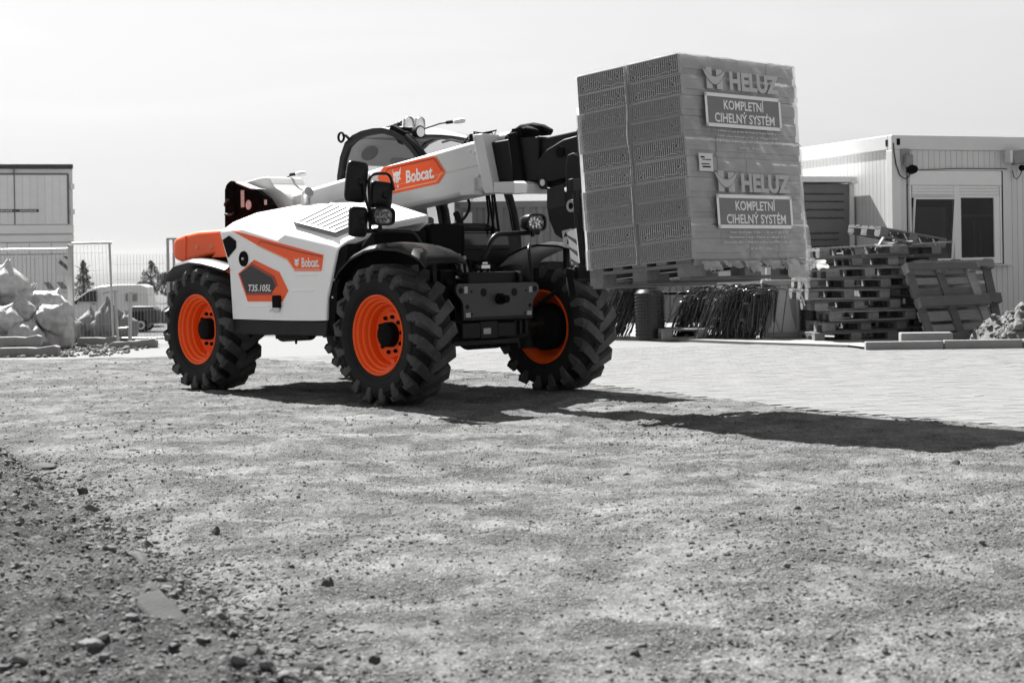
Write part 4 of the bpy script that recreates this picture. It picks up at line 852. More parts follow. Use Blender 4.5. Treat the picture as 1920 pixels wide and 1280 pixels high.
# pallet with its long side across the machine
Mp = Mload @ Matrix.Translation((LD / 2, 0, 0)) @ Matrix.Rotation(R(90), 4, 'Z')
lp_ = pallet('wooden pallet on the forks, under the wrapped brick load', Mp.to_translation(), Mp.to_euler(), 1.34, 1.02)
bl = empty('brick_load', Mload @ Vector((0, 0, .1455)), LROT); tag(bl, 'film wrapped stack of grey hollow bricks raised on the forks', 'brick load')
brickm = mat('brick_clay', .40, .9, var=.12, scale=18, bump=.4, bscale=90, stretch=(1, 1, 2))
brickd = mat('brick_hole_shade', .02, .95, var=.2, scale=18)  # near-black colour puts the shade of the hole depths into the brick
CH = LH / 10; BX = .508; BY = LW / 4 - .003
def brick_mesh(holes, seed):
    r_ = random.Random(seed); b = MB()
    y0, y1 = -BY / 2, BY / 2; yb = y0 + (.045 if holes else 0)
    b.cur = 0; b.bb((-BX / 2, yb, .047), (BX / 2, y1, CH - .002)); b.bb((-BX / 2, yb, .002), (BX / 2 - .010, y1, .0455))
    if holes:
        t = .007
        b.bb((-BX / 2, y0, .001), (BX / 2, yb, .001 + t)); b.bb((-BX / 2, y0, CH - .002 - t), (BX / 2, yb, CH - .002))
        nc = 25; wv = BX / nc
        big = ((.11, .30), (.83, .55))
        for k in range(nc + 1):
            x = -BX / 2 + k * wv; tt = t if k in (0, nc) else .0062
            x = min(max(x, -BX / 2 + tt / 2), BX / 2 - tt / 2)
            u = (x + BX / 2) / BX
            segs = [(.008, CH - .009)]
            for (bu, bz) in big:
                if abs(u - bu) < .034: segs = [(.008, CH * bz - .02), (CH * bz + .02, CH - .009)]
            for (a, c_) in segs: b.bb((x - tt / 2, y0 + .0005, a), (x + tt / 2, yb, c_))
            if k < nc:
                z = .008 + r_.uniform(.01, .03)
                while z < CH - .02:
                    if all(abs(u + .5 / nc - bu) > .045 or abs(z - CH * bz) > .022 for bu, bz in big): b.bb((x + tt / 2, y0 + .001, z - .0028), (x + wv - tt / 2, yb, z + .0028))
                    z += r_.choice((.05, .075, .11))
        for (bu, bz) in big:
            x = -BX / 2 + bu * BX; z = CH * bz
            b.lathe([(.014, y0 + .0005), (.020, y0 + .0005), (.020, yb), (.014, yb)], 10, c=(x, 0, z), closed=True)
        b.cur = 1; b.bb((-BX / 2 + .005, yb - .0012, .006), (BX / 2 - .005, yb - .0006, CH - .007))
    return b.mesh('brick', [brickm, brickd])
BHm = [brick_mesh(True, s) for s in range(4)]; BPm = brick_mesh(False, 0)
CJ = [0, .004, -.006, -.004, .006, .008, -.012, -.010, .004, -.004]
for r_ in range(10):
    for cxi in range(2):
        for k in range(4):
            x = BX / 2 + cxi * (BX + .024) + random.uniform(-.004, .004) + CJ[r_]; y = -LW / 2 + (k + .5) * LW / 4
            inst(random.choice(BHm) if k == 0 else BPm, 'brick', bl, (x, y + random.uniform(-.006, .006) + .6 * CJ[9 - r_], r_ * CH), (0, random.uniform(-.003, .003), random.uniform(-.008, .008)))
# film: front sheet, bands on the side, top sheet, loose ends
filmf = glass_mat('stretch_film', .95, .16, .22, .30, .52); films = glass_mat('side_film', .97, .10, .2, .34, .45); filmw = glass_mat('loose_film', .95, .15, .15, .55, .85)
def sheet(nm, fn, nu, nv, m, par=bl):
    q = MB(); q.loft([[fn(u, v) for v in np.linspace(0, 1, nv)] for u in np.linspace(0, 1, nu)]); return q.build(nm, m, par, smooth=180, fix=False)
def nz(a, b_, s=0.): return noise.noise(Vector((a, b_, s)))
XF = LD + .024
sheet('front_film', lambda u, v: (XF - .006 + .004 * nz(u * 9, v * 22, 1) + .0022 * nz(u * 22 + v * 26, v * 6, 8) + CJ[min(9, int(v * 10))] * .6 - .006 * (abs((v * 10) % 1 - .5) > .42), -LW / 2 - .006 + u * (LW + .012) + .01 * nz(v * 12, 2, 2) * (u > .97) + .07 * max(0, u - .8) * 5 * max(0, .28 - v) * 3.5, -.05 + v * (LH + .055)), 60, 140, filmf)
for (a, b_) in ((6, 8), (2, 4), (0, 1)):
    sheet('side_film', lambda u, v: (.0 + u * LD, -LW / 2 - .010 - .006 * abs(nz(u * 6, v * 4, a)) - .02 * (u < .02), a * CH + .004 + v * ((b_ - a) * CH - .006)), 24, 10, films)
sheet('seam_film', lambda u, v: (BX - .012 + u * .055 + .02 * nz(v * 7, 0, 3), -LW / 2 - .006 - .018 * math.sin(u * 3.1416), v * LH), 6, 40, films)
sheet('top_film', lambda u, v: (-.01 + u * (LD + .03), -LW / 2 - .012 + v * (LW + .024), LH + .006 + .012 * nz(u * 8, v * 8, 5) - .02 * (u < .01 or u > .99)), 26, 26, glass_mat('top_film', .9, .12, .2, .7, .6))
sheet('loose_film', lambda u, v: (LD + .006 - .20 * u, LW / 2 + .012 + (.035 + .05 * nz(u * 3, v * 9, 7)) * math.sin(u * 3.1) + .10 * max(0, .30 - v) * 3 * math.sin(u * 2.4), -.10 + v * (LH + .08)), 10, 46, filmw)
sheet('loose_film', lambda u, v: (-.015 - .012 * math.sin(v * 21) * u, -LW / 2 - .005 + u * .12, .0 + v * (LH * .84)), 6, 40, filmw)
for k in range(6):
    y0 = -LW / 2 + .06 + k * .235; wd = random.uniform(.16, .30); ln = random.uniform(.07, .15)
    sheet('film_tatter', lambda u, v: (XF + .008 + .03 * nz(u * 5, v * 6 + k, k) + .012 * math.sin(9 * u + k), y0 + u * wd + .05 * v, -.02 - v * ln * (.6 + .5 * nz(u * 4, k * 3, 1))), 12, 8, filmw)
sheet('film_tatter', lambda u, v: (XF + .03 + .03 * nz(u * 6, v * 6, 4), .36 + .26 * u, .02 - .16 * v - .10 * u + .03 * nz(u * 4, v * 7, 9)), 14, 8, filmw)
tt = MB(); tt.tube([(XF + .01, .50, -.12), (XF + .03, .53, -.20), (XF + .01, .51, -.26), (XF + .02, .53, -.32), (XF + .02, .55, -.37)], .006, 5); tt.build('film_strand', filmw, bl)
# printing on the front film
PX = XF + .0115; UY = (0, 1, 0)
prg = mat('print_mid_grey', .46, .5, var=.06, scale=8); prw = mat('print_white', .80, .5, var=.06, scale=8); prd = mat('print_dark_grey', .17, .5, var=.06, scale=8)
def pr(nm, m): return (MB(), nm, m)
for zo, yo in ((0, 0), (-.757, .055)):
    t_ = MB(); text_into(t_, 'HELUZ', (PX, -.155 + yo, 1.245 + zo), UY, UZ, .585, .140, .0, bold=.045)
    # the smiling H
    y0, z0 = -.44 + yo, 1.245 + zo
    for P_ in ([(y0 + .02, z0), (y0 + .085, z0), (y0 + .085, z0 + .155), (y0 + .02, z0 + .155)], [(y0 + .135, z0), (y0 + .205, z0), (y0 + .205, z0 + .145), (y0 + .135, z0 + .145)]):
        t_.add([(PX, a, b_) for a, b_ in P_], [(0, 1, 2, 3)])
    t_.build('brand_lettering', prg, bl, fix=False)
    sm = MB(); lo = [(y0 - .015 + .25 * u, z0 + .135 - .105 * math.sin(math.pi * u) ** .8) for u in np.linspace(0, 1, 14)]; hi = [(y0 - .005 + .235 * u, z0 + .145 - .055 * math.sin(math.pi * u) ** .9) for u in np.linspace(1, 0, 14)]
    sm.add([(PX + .0015, a, b_ - .004) for a, b_ in lo] + [(PX + .0015, a, b_ + .004) for a, b_ in hi], [tuple(range(28))]); sm.build('brand_emblem', prd, bl, fix=False)
    sm = MB(); sm.add([(PX + .003, a, b_ + .003) for a, b_ in lo] + [(PX + .003, a, b_ - .001) for a, b_ in hi], [tuple(range(28))]); sm.build('brand_emblem', prg, bl, fix=False)
    bx = MB(); yb, zb = -.455 + yo, .965 + zo * .985; wb, hb_ = .888, .250
    bx.add([(PX, yb, zb), (PX, yb + wb, zb), (PX, yb + wb, zb + hb_), (PX, yb, zb + hb_)], [(0, 1, 2, 3)]); bx.build('print_panel', prd, bl, fix=False)
    fr = MB(); e_ = .026
    for (a, b_, c_, d_) in ((yb, zb, yb + wb, zb + e_), (yb, zb + hb_ - e_, yb + wb, zb + hb_), (yb, zb, yb + e_, zb + hb_), (yb + wb - e_, zb, yb + wb, zb + hb_)): fr.add([(PX + .0015, a, b_), (PX + .0015, c_, b_), (PX + .0015, c_, d_), (PX + .0015, a, d_)], [(0, 1, 2, 3)])
    fr.build('print_frame', prw, bl, fix=False)
    t_ = MB(); text_into(t_, 'KOMPLETNÍ', (PX + .002, yb + .21, zb + .133), UY, UZ, .47, .088, .0, bold=.02); text_into(t_, 'CIHELNÝ SYSTÉM', (PX + .002, yb + .10, zb + .035), UY, UZ, .70, .088, .0, bold=.02); t_.build('print_lettering', prw, bl, fix=False)
    sp = MB()
    for (dz, a, c_) in ((-.035, .13, .81), (-.072, .12, .80), (-.108, .05, .87), (-.155, .36, .60)):
        y = yb + a
        while y < yb + c_:
            w_ = random.uniform(.006, .026); h_ = random.choice((.010, .013, .016)); z = zb + dz + random.uniform(-.002, .002)
            sp.add([(PX + .001, y, z), (PX + .001, y + w_, z), (PX + .001, y + w_, z + h_), (PX + .001, y, z + h_)], [(0, 1, 2, 3)]); y += w_ + random.choice((.004, .005, .015))
    o = sp.build('small_print', prg, bl, fix=False); tag(o, kind='stuff')
st = MB(); st.add([(PX, -.565, .635), (PX, -.41, .635), (PX, -.41, .765), (PX, -.565, .765)], [(0, 1, 2, 3)]); so = st.build('pallet_label', mat('label_paper', .66, .7, var=.05), bl, fix=False)
st = MB()
for (a, b_, c_, d_) in ((-.53, .66, -.44, .672), (-.54, .682, -.45, .690), (-.545, .73, -.50, .742), (-.53, .715, -.43, .722)): st.add([(PX + .001, a, b_), (PX + .001, c_, b_), (PX + .001, c_, d_), (PX + .001, a, d_)], [(0, 1, 2, 3)])
o = st.build('label_print', darkg, so, fix=False); tag(o, kind='stuff')
# ================================================================== right background: site office and what stands before it
OA = R(20)
off = empty('site_office', (5.843, 24.5, 0), (0, 0, OA)); tag(off, 'pale grey site office container with tilted window and roller shutter', 'office container')
panel = mat('office_panel', .56, .5, var=.04, scale=3, dust=.15, dustcol=.44); frame_m = mat('office_frame', .58, .45, var=.04, scale=2, dust=.2, dustcol=.42); pvc = mat('pvc_white', .68, .35, var=.03)
b = MB()
b.bb((.0, 0, 2.83), (6.06, .12, 3.055)); b.bb((0, .12, 2.83), (.12, 6.06, 3.055)); b.bb((0, 0, .15), (.165, .165, 2.83)); b.bb((.165, .0, .15), (6.06, .12, .30)); b.bb((0, .165, .15), (.12, 6.06, .30))
b.bb((.12, .12, 2.95), (6.0, 6.0, 3.05)); b.bb((5.9, .12, .15), (6.06, .2, 2.83)); b.build('frame', frame_m, off, bevel=.012)
b = MB(); b.bb((.07, .07, .16), (5.95, 5.95, 2.94)); b.build('inner_wall', panel, off)
b = MB(); b.bb((.03, .03, .0), (.3, .3, .15)); b.bb((2.8, .03, 0), (3.1, .3, .15)); b.bb((.03, 2.8, 0), (.3, 3.1, .15)); b.build('footing', blackm, off)
sm = {}
def strip(nm, p, d, par=off, m=panel):
    if d not in sm: q = MB(); q.box((0, 0, 0), d); sm[d] = q.mesh('wall_panel', m)
    return inst(sm[d], nm, par, p)
for k in range(48):                                                       # front wall
    x = .165 + k * .1025 + .051
    if x > 5.9: break
    wopen = .29 < x < 2.14
    if wopen:
        strip('wall_panel', (x, .045, 2.67), (.096, .03, .315)); strip('wall_panel', (x, .045, .665), (.096, .03, .73))
    else: strip('wall_panel', (x, .045, 1.565), (.096, .03, 2.53))
for k in range(56):                                                       # side wall
    y = .165 + k * .105 + .052
    if y < 5.95: strip('wall_panel', (.045, y, 1.565), (.03, .098, 2.53))
for (x, y, z) in ((.115, -.001, 2.95), (-.001, .14, 2.94)):
    b = MB(); b.bb((x - .03 if y < 0 else -.004, y - .004 if y < 0 else y - .03, z - .05), (x + .03 if y < 0 else .01, y + .01 if y < 0 else y + .03, z + .05)); b.build('corner_slot', blackm, off)
# window
win = MB(); win.bb((.30, -.02, 2.285), (1.99, .04, 2.51)); win.bb((.30, -.015, 1.06), (.33, .05, 2.285)); win.bb((1.955, -.015, 1.06), (1.99, .05, 2.285)); win.bb((.345, -.012, 1.06), (1.955, .05, 1.115)); win.bb((1.105, -.012, 1.115), (1.205, .05, 2.285))
win.bb((1.205, -.006, 1.115), (1.235, .04, 2.10)); win.bb((1.85, -.006, 1.115), (1.955, .04, 2.10)); win.bb((1.235, -.006, 1.115), (1.85, .04, 1.16)); win = win.build('window', pvc, off, bevel=.006)
b = MB(); b.bb((1.99, -.004, 1.05), (2.02, .05, 2.52)); b.build('shadow_gap', blackm, win)
b = MB(); b.bb((2.02, -.01, 1.05), (2.14, .05, 2.52)); b.bb((.29, -.01, 2.515), (2.14, .05, 2.535)); b.build('window_casing', frame_m, win)
b = MB(); b.bb((.28, -.09, 1.03), (2.16, .05, 1.052)); b.build('window_sill', frame_m, win, bevel=.004)
sh = MB(); sh.box((0, 0, 0), (1.60, .018, .044)); shm = sh.mesh('shutter_slat', pvc)
for k in range(4): inst(shm, 'shutter_slat', win, (1.15, .005, 2.26 - .048 * k), (R(6), 0, 0))
b = MB(); b.bb((1.235, .020, 1.16), (1.85, .024, 2.10)); b.build('pane', glass_mat('window_glass', .6, .24), win)
# tilted left sash
sa = empty('tilted_sash', (.345, .0, 1.115), (R(6.5), 0, 0), win)
b = MB(); b.bb((.0, .02, 0), (.012, .06, .98)); b.bb((.715, .02, 0), (.758, .06, .98)); b.bb((.012, .02, 0), (.715, .06, .035)); b.bb((.012, .02, .955), (.715, .06, .98)); b.build('sash_frame', pvc, sa)
b = MB(); b.bb((.012, .03, .035), (.715, .034, .955)); b.build('pane', glass_mat('window_glass', .6, .24), sa)
# dark sheet painted as the unlit room behind the window, blind and shelf
b = MB(); b.bb((.3, .064, 1.05), (2.0, .069, 2.30)); b.build('room_shade_sheet', mat('room_shade_sheet', .02, .9, var=.6, scale=3), win)
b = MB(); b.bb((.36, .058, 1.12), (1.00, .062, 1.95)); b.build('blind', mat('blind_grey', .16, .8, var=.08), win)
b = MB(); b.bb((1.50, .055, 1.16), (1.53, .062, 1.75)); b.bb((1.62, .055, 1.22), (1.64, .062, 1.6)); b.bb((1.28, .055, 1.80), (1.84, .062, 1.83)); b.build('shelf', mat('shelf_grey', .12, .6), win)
# switch plate and the two floodlights, cable
b = MB(); b.bb((.20, -.012, 2.50), (.31, -.002, 2.70)); b.build('notice_plate', frame_m, off)
def P_of(x, y, z): return Matrix.Translation((5.843, 24.5, 0)) @ Matrix.Rotation(OA, 4, 'Z') @ Vector((x, y, z))
fl = empty('floodlight', P_of(.235, -.06, 2.62), (0, 0, OA)); tag(fl, 'small floodlight seen end-on at the corner of the site office', 'floodlight')
b = MB(); b.bb((-.09, .03, .0), (.08, .058, .22)); b.bb((-.05, -.06, -.06), (.07, .03, .13)); b.build('housing', mat('lamp_grey', .22, .5), fl, bevel=.02)
b = MB(); b.lathe([(0, -.16), (.06, -.15), (.075, -.06), (.055, .0), (0, .0)], 16, c=(.04, .02, -.10)); b.build('lamp_head', blackm, fl, smooth=50)
f2 = empty('floodlight', P_of(2.16, -.10, 2.72), (0, 0, OA)); tag(f2, 'square floodlight on bracket right of the office window', 'floodlight')
b = MB(); b.box((.05, -.05, .0), (.26, .10, .22), Matrix.Rotation(R(-14), 3, 'X') @ Matrix.Rotation(R(-6), 3, 'Y')); b.build('housing', mat('lamp_grey', .22, .5), f2, bevel=.015)
b = MB(); b.bb((-.14, -.10, -.09), (-.085, .04, .11)); b.bb((-.10, .0, -.02), (.0, .10, .03)); b.build('lamp_glass', lgrey, f2, bevel=.01)
b = MB(); b.lathe([(0, -.05), (.045, -.04), (.05, .04), (0, .05)], 14, c=(.17, .0, -.16)); b.build('cable_gland', blackm, f2, smooth=50)
cb = MB(); cb.tube([P_of(*p) for p in ((.02, -.012, 2.93), (.03, -.014, 2.78), (.06, -.016, 2.60), (.12, -.02, 2.44), (.20, -.03, 2.38), (.28, -.04, 2.42), (.29, -.05, 2.52))], .008, 6)
cb.tube([P_of(*p) for p in ((.30, -.03, 2.50), (.36, -.012, 2.515), (1.2, -.012, 2.545), (2.1, -.012, 2.545))], .006, 5); o = cb.build('power_cable', blackm); tag(o, 'thin black cable sagging to the corner floodlight and along the window', 'cable')
cb = MB(); cb.tube([P_of(*p) for p in ((2.33, -.10, 2.56), (2.31, -.06, 2.45), (2.27, -.03, 2.38), (2.22, -.02, 2.42), (2.20, -.015, 2.52))], .007, 6); o = cb.build('power_cable', blackm); tag(o, 'short black cable looping below the square floodlight', 'cable')
# shed built against the side of the office
sd_ = empty('lean_to_shed', P_of(-1.6, 1.08, 0), (0, 0, OA)); tag(sd_, 'dark grey sheet metal shed with white flat roof beside the office', 'shed')
sheetm = mat('shed_sheet', .13, .5, var=.12, scale=2.5, dust=.2, dustcol=.2)
b = MB(); b.bb((0, 0, 0), (1.58, 2.2, 2.36)); b.build('wall', sheetm, sd_)
b = MB(); b.bb((-.1, -.14, 2.38), (1.57, 2.3, 2.47)); b.bb((1.46, -.16, 2.36), (1.58, -.02, 2.41)); b.build('roof', pvc, sd_, bevel=.008)
b = MB(); b.bb((1.50, -.03, 0), (1.58, -.003, 2.36)); b.bb((-.02, -.03, 0), (.06, -.003, 2.36)); b.build('corner_trim', frame_m, sd_)
for k, z in enumerate((2.20, 2.08, 1.95, 1.82, 1.58, 1.48, 1.37, 1.22, 1.09)):
    b = MB(); x0 = .55 if k < 4 else .75; n_ = 22
    b.tube([(x0 + (.85 if k < 4 else .55) * i / n_, -.006, z + .012 * noise.noise(Vector((i * .9, k * 3.1, 0)))) for i in range(n_ + 1)], [.010 + .007 * abs(noise.noise(Vector((i * 1.7, k, 5)))) for i in range(n_ + 1)], 5); b.build('scuff_mark', mat('scuff', .05, .8), sd_)

# pallet stacks
def W(x, y, z=0): return (x, y, gz(x, y) * 0 + z)
stk = [(4.62, 22.75, -2), (4.78, 22.8, 1), (4.86, 22.7, -3), (4.66, 22.75, 0), (4.52, 22.7, 2), (4.58, 22.8, -1), (4.78, 22.75, 3), (4.63, 22.8, -2), (4.66, 22.75, 4)]
names = ['bottom pallet of the tall pallet stack, resting on the ground', 'second pallet from the bottom of the tall stack', 'third pallet from the bottom of the tall stack', 'fourth pallet from the bottom of the tall stack', 'middle pallet of the tall stack, sticking out to the left', 'fourth pallet from the top of the tall stack', 'third pallet from the top of the tall stack', 'second pallet from the top of the tall stack', 'top pallet of the tall stack with white marks on its side']
for k, ((x, y, r_), nm) in enumerate(zip(stk, names)):
    e = pallet(nm, (x + .12 + random.uniform(-.04, .04), y + random.uniform(-.05, .05), .004 + k * .1495), (R(random.uniform(-.5, .5)), R(random.uniform(-1, .6) - (1.0 if k > 5 else 0)), R(8 + r_)), group='pallets stacked by the office')
    if k == 8:
        mk = MB(); mk.bb((-.35, -.402, .045), (-.25, -.4015, .065)); mk.bb((-.27, -.402, .065), (-.25, -.4015, .085)); mk.bb((.25, -.402, .12), (.50, -.4015, .142)); mk.build('paint_mark', decalw, e)
for k in range(9):
    x, y, r_ = 5.62 + random.uniform(-.1, .12), 23.9 + random.uniform(-.08, .08), random.uniform(-3, 3)
    pallet(['bottom', 'second', 'third', 'fourth', 'fifth', 'sixth', 'seventh', 'eighth', 'top'][k] + (' pallet' if k in (0, 8) else ' pallet from the ground') + ' of the rear stack below the office window', (x, y, .004 + k * .1495), (0, R(random.uniform(-.5, .5)), R(12 + r_)), group='pallets stacked by the office')
# leaning pallets: stood on their long side
def lean(label, x, y, yaw, tip, z0=.0, roll=0.):
    M_ = Matrix.Translation((x, y, z0)) @ Matrix.Rotation(R(yaw), 4, 'Z') @ Matrix.Rotation(R(roll), 4, 'Y') @ Matrix.Rotation(R(-90 - tip), 4, 'X') @ Matrix.Translation((0, -.60, 0))
    return pallet(label, M_.to_translation(), M_.to_euler(), 1.3, 1.2, group='pallets leaning on the stack')
lean('front leaning pallet with thick weathered boards, stood against the stack', 6.27, 21.95, 30, 25, .03)
lean('second leaning pallet, behind the weathered front one', 6.42, 22.38, 34, 21, .02)
pallet('crooked pallet thrown on top of the rear stack below the window', (5.72, 23.8, 1.42), (R(4), R(9), R(24)), group='pallets stacked by the office')
lean('third leaning pallet, farthest back against the office wall', 6.62, 23.0, 22, 17)
# broken boards on the stack
for k, (x, z, ln, ry, rx) in enumerate(((5.22, 1.37, .22, -58, 0), (5.42, 1.375, .55, -5, 10), (5.62, 1.39, .42, 9, 0), (5.95, 1.37, .6, -3, 0))):
    q = MB(); q.box((0, 0, 0), (ln, .095, .022)); o = q.build('loose_board', random.choice(wood)); o.location = (x, 22.7, z); o.rotation_euler = (R(rx), R(ry), R(5)); tag(o, ['broken board standing up out of the stack top', 'grey board lying across the tops of both stacks', 'short board bridging the stack below the window', 'loose board resting on the rear stack'][k], 'board')
# rolls, pegs beside the stack
conc = mat('cast_concrete', .22, .9, var=.12, scale=8, bump=.4, bscale=60, dust=.2, dustcol=.24)
b = MB(); b.bb((-.33, -.13, 0), (.33, .13, .19)); b.bb((.26, -.133, .03), (.30, -.1, .10)); cbk = b.build('concrete_block', conc, None, bevel=.012); cbk.location = (5.40, 20.95, 0); cbk.rotation_euler = (0, 0, R(-6)); tag(cbk, 'pale concrete block with a slot, on the kerb before the pallets', 'concrete block')
# kerb stones along the paving
for k in range(3):
    q = MB(); q.bb((-.49, -.06, -.06), (.49, .06, .115)); o = q.build('kerb_stone', conc, None, bevel=.012)
    o.location = (4.98 + k * .99 * math.cos(R(-3)), 20.40 + k * .99 * math.sin(R(-3)), -.0 + random.uniform(-.01, .01)); o.rotation_euler = (0, 0, R(-3 + random.uniform(-.5, .5)))
    tag(o, ['kerb stone at the left end of the kerb row, below the concrete block', 'middle kerb stone of the row, before the dirt heap', 'kerb stone cut by the right edge of the picture'][k], 'kerb', 'kerb stones by the office')
# concrete slab strip and rubble behind the kerb
b = MB(); b.add([(.8, 25.6, .035), (1.5, 24.55, .035), (3.2, 22.35, .035), (4.4, 21.05, .035), (4.5, 20.55, .035), (12, 20.2, .035), (14, 27, .035), (.8, 30, .035)], [tuple(range(8))]); b.add([(1.5, 24.55, .035), (3.2, 22.35, .035), (4.4, 21.05, .035), (1.5, 24.55, -.03), (3.2, 22.35, -.03), (4.4, 21.05, -.03)], [(0, 1, 4, 3), (1, 2, 5, 4)])
o = b.build('concrete_apron', conc); tag(o, 'concrete apron under the stored goods', kind='structure')
hx = np.concatenate([rng.uniform(5.0, 8.2, 1500)]); hy = rng.uniform(20.55, 21.6, 1500); P3 = np.stack([hx, hy, np.full(1500, .045)], -1)
o = inst(stones('rubble', P3, np.clip(rng.lognormal(math.log(.014), .5, 1500), .006, .05)), 'rubble'); tag(o, 'fine rubble behind the kerb by the pallets', 'rubble', kind='stuff')
# dirt heap
q = MB(); n_ = 120; secs = []
for i in range(n_):
    row = []
    for j in range(64):
        x = -1.1 + 2.9 * i / (n_ - 1); y = -.8 + 1.6 * j / 63
        r2 = (x / 1.05 if x < 0 else x / 1.9) ** 2 + (y / .75) ** 2
        h_ = max(0, 1 - r2) ** .85 * .50; n0 = noise.noise(Vector((x * 3, y * 3, 1))) * .6 + noise.noise(Vector((x * 8, y * 8, 4))) * .55 - abs(noise.noise(Vector((x * 17, y * 17, 7)))) * .5
        row.append((x, y, h_ + .22 * n0 * min(1, h_ * 4) - .03))
    secs.append(row)
q.loft(secs); o = q.build('dirt_heap', mat('heap_dirt', .12, .95, var=.45, scale=12, bump=1., bscale=30), None, smooth=180); o.location = (7.15, 21.5, .02); tag(o, 'heap of crumbly dirt with stones at the right edge before the office', 'dirt heap')

hp = np.array(secs).reshape(-1, 3); hp = hp[hp[:, 2] > .02]; hp = hp[rng.integers(0, len(hp), 1300)] + np.array([7.15, 21.5, .02])
o2 = inst(stones('heap_clods', hp, np.clip(rng.lognormal(math.log(.014), .75, 1300), .005, .075)), 'heap_clods', o); o2.matrix_parent_inverse = Matrix.Translation((-7.15, -21.5, -.02)); tag(o2, kind='stuff')
# wrapped glazed unit
cu = empty('glazed_unit', (3.95, 23.4, .035), (0, 0, R(6))); tag(cu, 'grey framed glazed door unit standing between hose bundles and pallets', 'door unit')
gm = mat('unit_grey', .32, .45, var=.1, scale=3)
b = MB(); b.bb((-.32, -.05, .0), (-.24, .05, .84)); b.bb((.22, -.05, 0), (.32, .05, .84)); b.bb((-.24, -.05, 0), (.22, .05, .08)); b.bb((-.24, -.05, .76), (.22, .05, .84)); b.bb((.32, .0, 0), (.46, .3, .80)); b.build('frame', gm, cu, bevel=.008)
b = MB(); b.bb((-.24, -.02, .08), (.22, .0, .76)); b.build('pane', mat('unit_pane', .6, .25, var=.25, scale=2, coat=.4), cu)
b = MB()
b.add([(-.24, -.03, .76), (-.02, -.035, .76), (-.14, -.045, .35), (-.24, -.03, .08)], [(0, 1, 2, 3)]); b.add([(.06, -.035, .76), (.18, -.03, .76), (.20, -.035, .08), (.13, -.04, .30)], [(0, 1, 2, 3)]); b.build('film_fold', gm, cu)
b = MB(); b.tube([(-.02, -.04, .76), (-.14, -.05, .35), (-.05, -.045, .09)], .008, 6); b.build('film_edge', lgrey, cu)

# dimpled membrane rolls and bundles of black hose
memb = mat('black_membrane', .012, .35, var=.3, scale=8)
def roll(label, x, y, r_, h_):
    e = empty('membrane_roll', (x, y, .035)); tag(e, label, 'membrane roll', 'rolls of dimpled membrane')
    q = MB(); prof = [(r_ * .45, 0), (r_, 0), (r_ * 1.01, h_ * .3), (r_ * .98, h_ * .7), (r_, h_ * .93), (r_ * .8, h_), (r_ * .45, h_ * .985)]
    q.lathe([(a, z) for a, z in prof], 30); q.v = [(p[0], -p[2], p[1]) for p in q.v]; q.build('roll_body', memb, e, smooth=40)
    d = MB()
    for i in range(30):
        for j in range(13):
            a = 2 * math.pi * i / 30; z = .05 + j * (h_ - .12) / 12; c_, s_ = math.cos(a), math.sin(a)
            d.cyl((r_ * .99 * c_, r_ * .99 * s_, z), ((r_ + .012) * c_, (r_ + .012) * s_, z), .014, .009, n=6)
    o = d.build('dimples', memb, e, smooth=50); tag(o, kind='stuff'); return e
roll('black dimpled membrane roll standing under the left of the load', 2.05, 23.9, .215, .72)
roll('black dimpled membrane roll behind the pallet stack, left side', 4.33, 23.2, .16, .62)
hosem = mat('black_hose', .022, .3, spec=.7, var=.4, scale=6)
def bundle(label, x, y, wd, ht, n_, lean_, seed):
    r_ = random.Random(seed); e = empty('hose_bundle', (x, y, .04)); tag(e, label, 'hose bundle', 'bundles of black hose under the load')
    q = MB()
    for k in range(n_):
        x0 = r_.gauss(0, wd * .28); y0 = r_.uniform(-.18, .18); h_ = ht * r_.uniform(.72, 1.03); l_ = lean_ * h_ * r_.uniform(.8, 1.2); w_ = r_.uniform(.06, .22); sg = r_.choice((1, 1, -1)); dr = r_.uniform(.1, .95) * h_
        p = []
        for t in np.linspace(0, 1, 8): p.append((x0 + l_ * t + .03 * math.sin(5 * t + k), y0 + .03 * math.sin(4 * t + 2 * k), h_ * (1 - (1 - t) ** 1.25) * .97))
        for a in np.linspace(.5, math.pi, 5): p.append((p[7][0] + sg * w_ * .5 * (1 - math.cos(a)), y0 - .04, h_ * .97 + .03 * math.sin(a)))
        for t in (.35, .7, 1.0): p.append((p[12][0] - l_ * t * .8 * (dr / h_), y0 - .05, h_ * .97 - dr * t))
        q.tube(p, r_.uniform(.0055, .0085), 5, cap=False)
    o = q.build('hoses', hosem, e, smooth=60); tag(o, kind='stuff')
    for z in (.38, .72):
        t = MB(); t.lathe([(wd * .36 + .004 * (i_ % 2), -.012 + .024 * i_ / 3) for i_ in range(4)], 20); t.v = [(p[0] + lean_ * ht * z, p[2] * .55, p[1] + ht * z) for p in t.v]; t.build('tie', mat('tie_grey', .2, .5), e, smooth=40)
bundle('bundle of black hoses beside the front tyre, left of the membrane roll', 1.45, 24.4, .55, .95, 90, .5, 1)
bundle('bundle of black hoses right of the membrane roll', 2.55, 24.0, .45, .72, 80, .45, 2)
bundle('wide tangled bundle of black hoses in the middle under the load', 3.0, 23.4, .55, .76, 110, .4, 3)
bundle('upright bundle of black hoses next to the glazed unit', 3.40, 23.2, .42, .70, 90, .15, 4)
q = MB(); q.bb((-.75, -.3, .62), (.75, .3, .66)); q.bb((-.72, -.28, 0), (-.66, .28, .62)); q.bb((.66, -.28, 0), (.72, .28, .62)); o = q.build('storage_trestle', blackm); o.location = (2.75, 24.9, .035); tag(o, 'low black trestle behind the hose bundles', 'trestle')
pallet('low pallet lying under the black hose bundles', (2.75, 23.75, .036), (0, 0, R(4)))
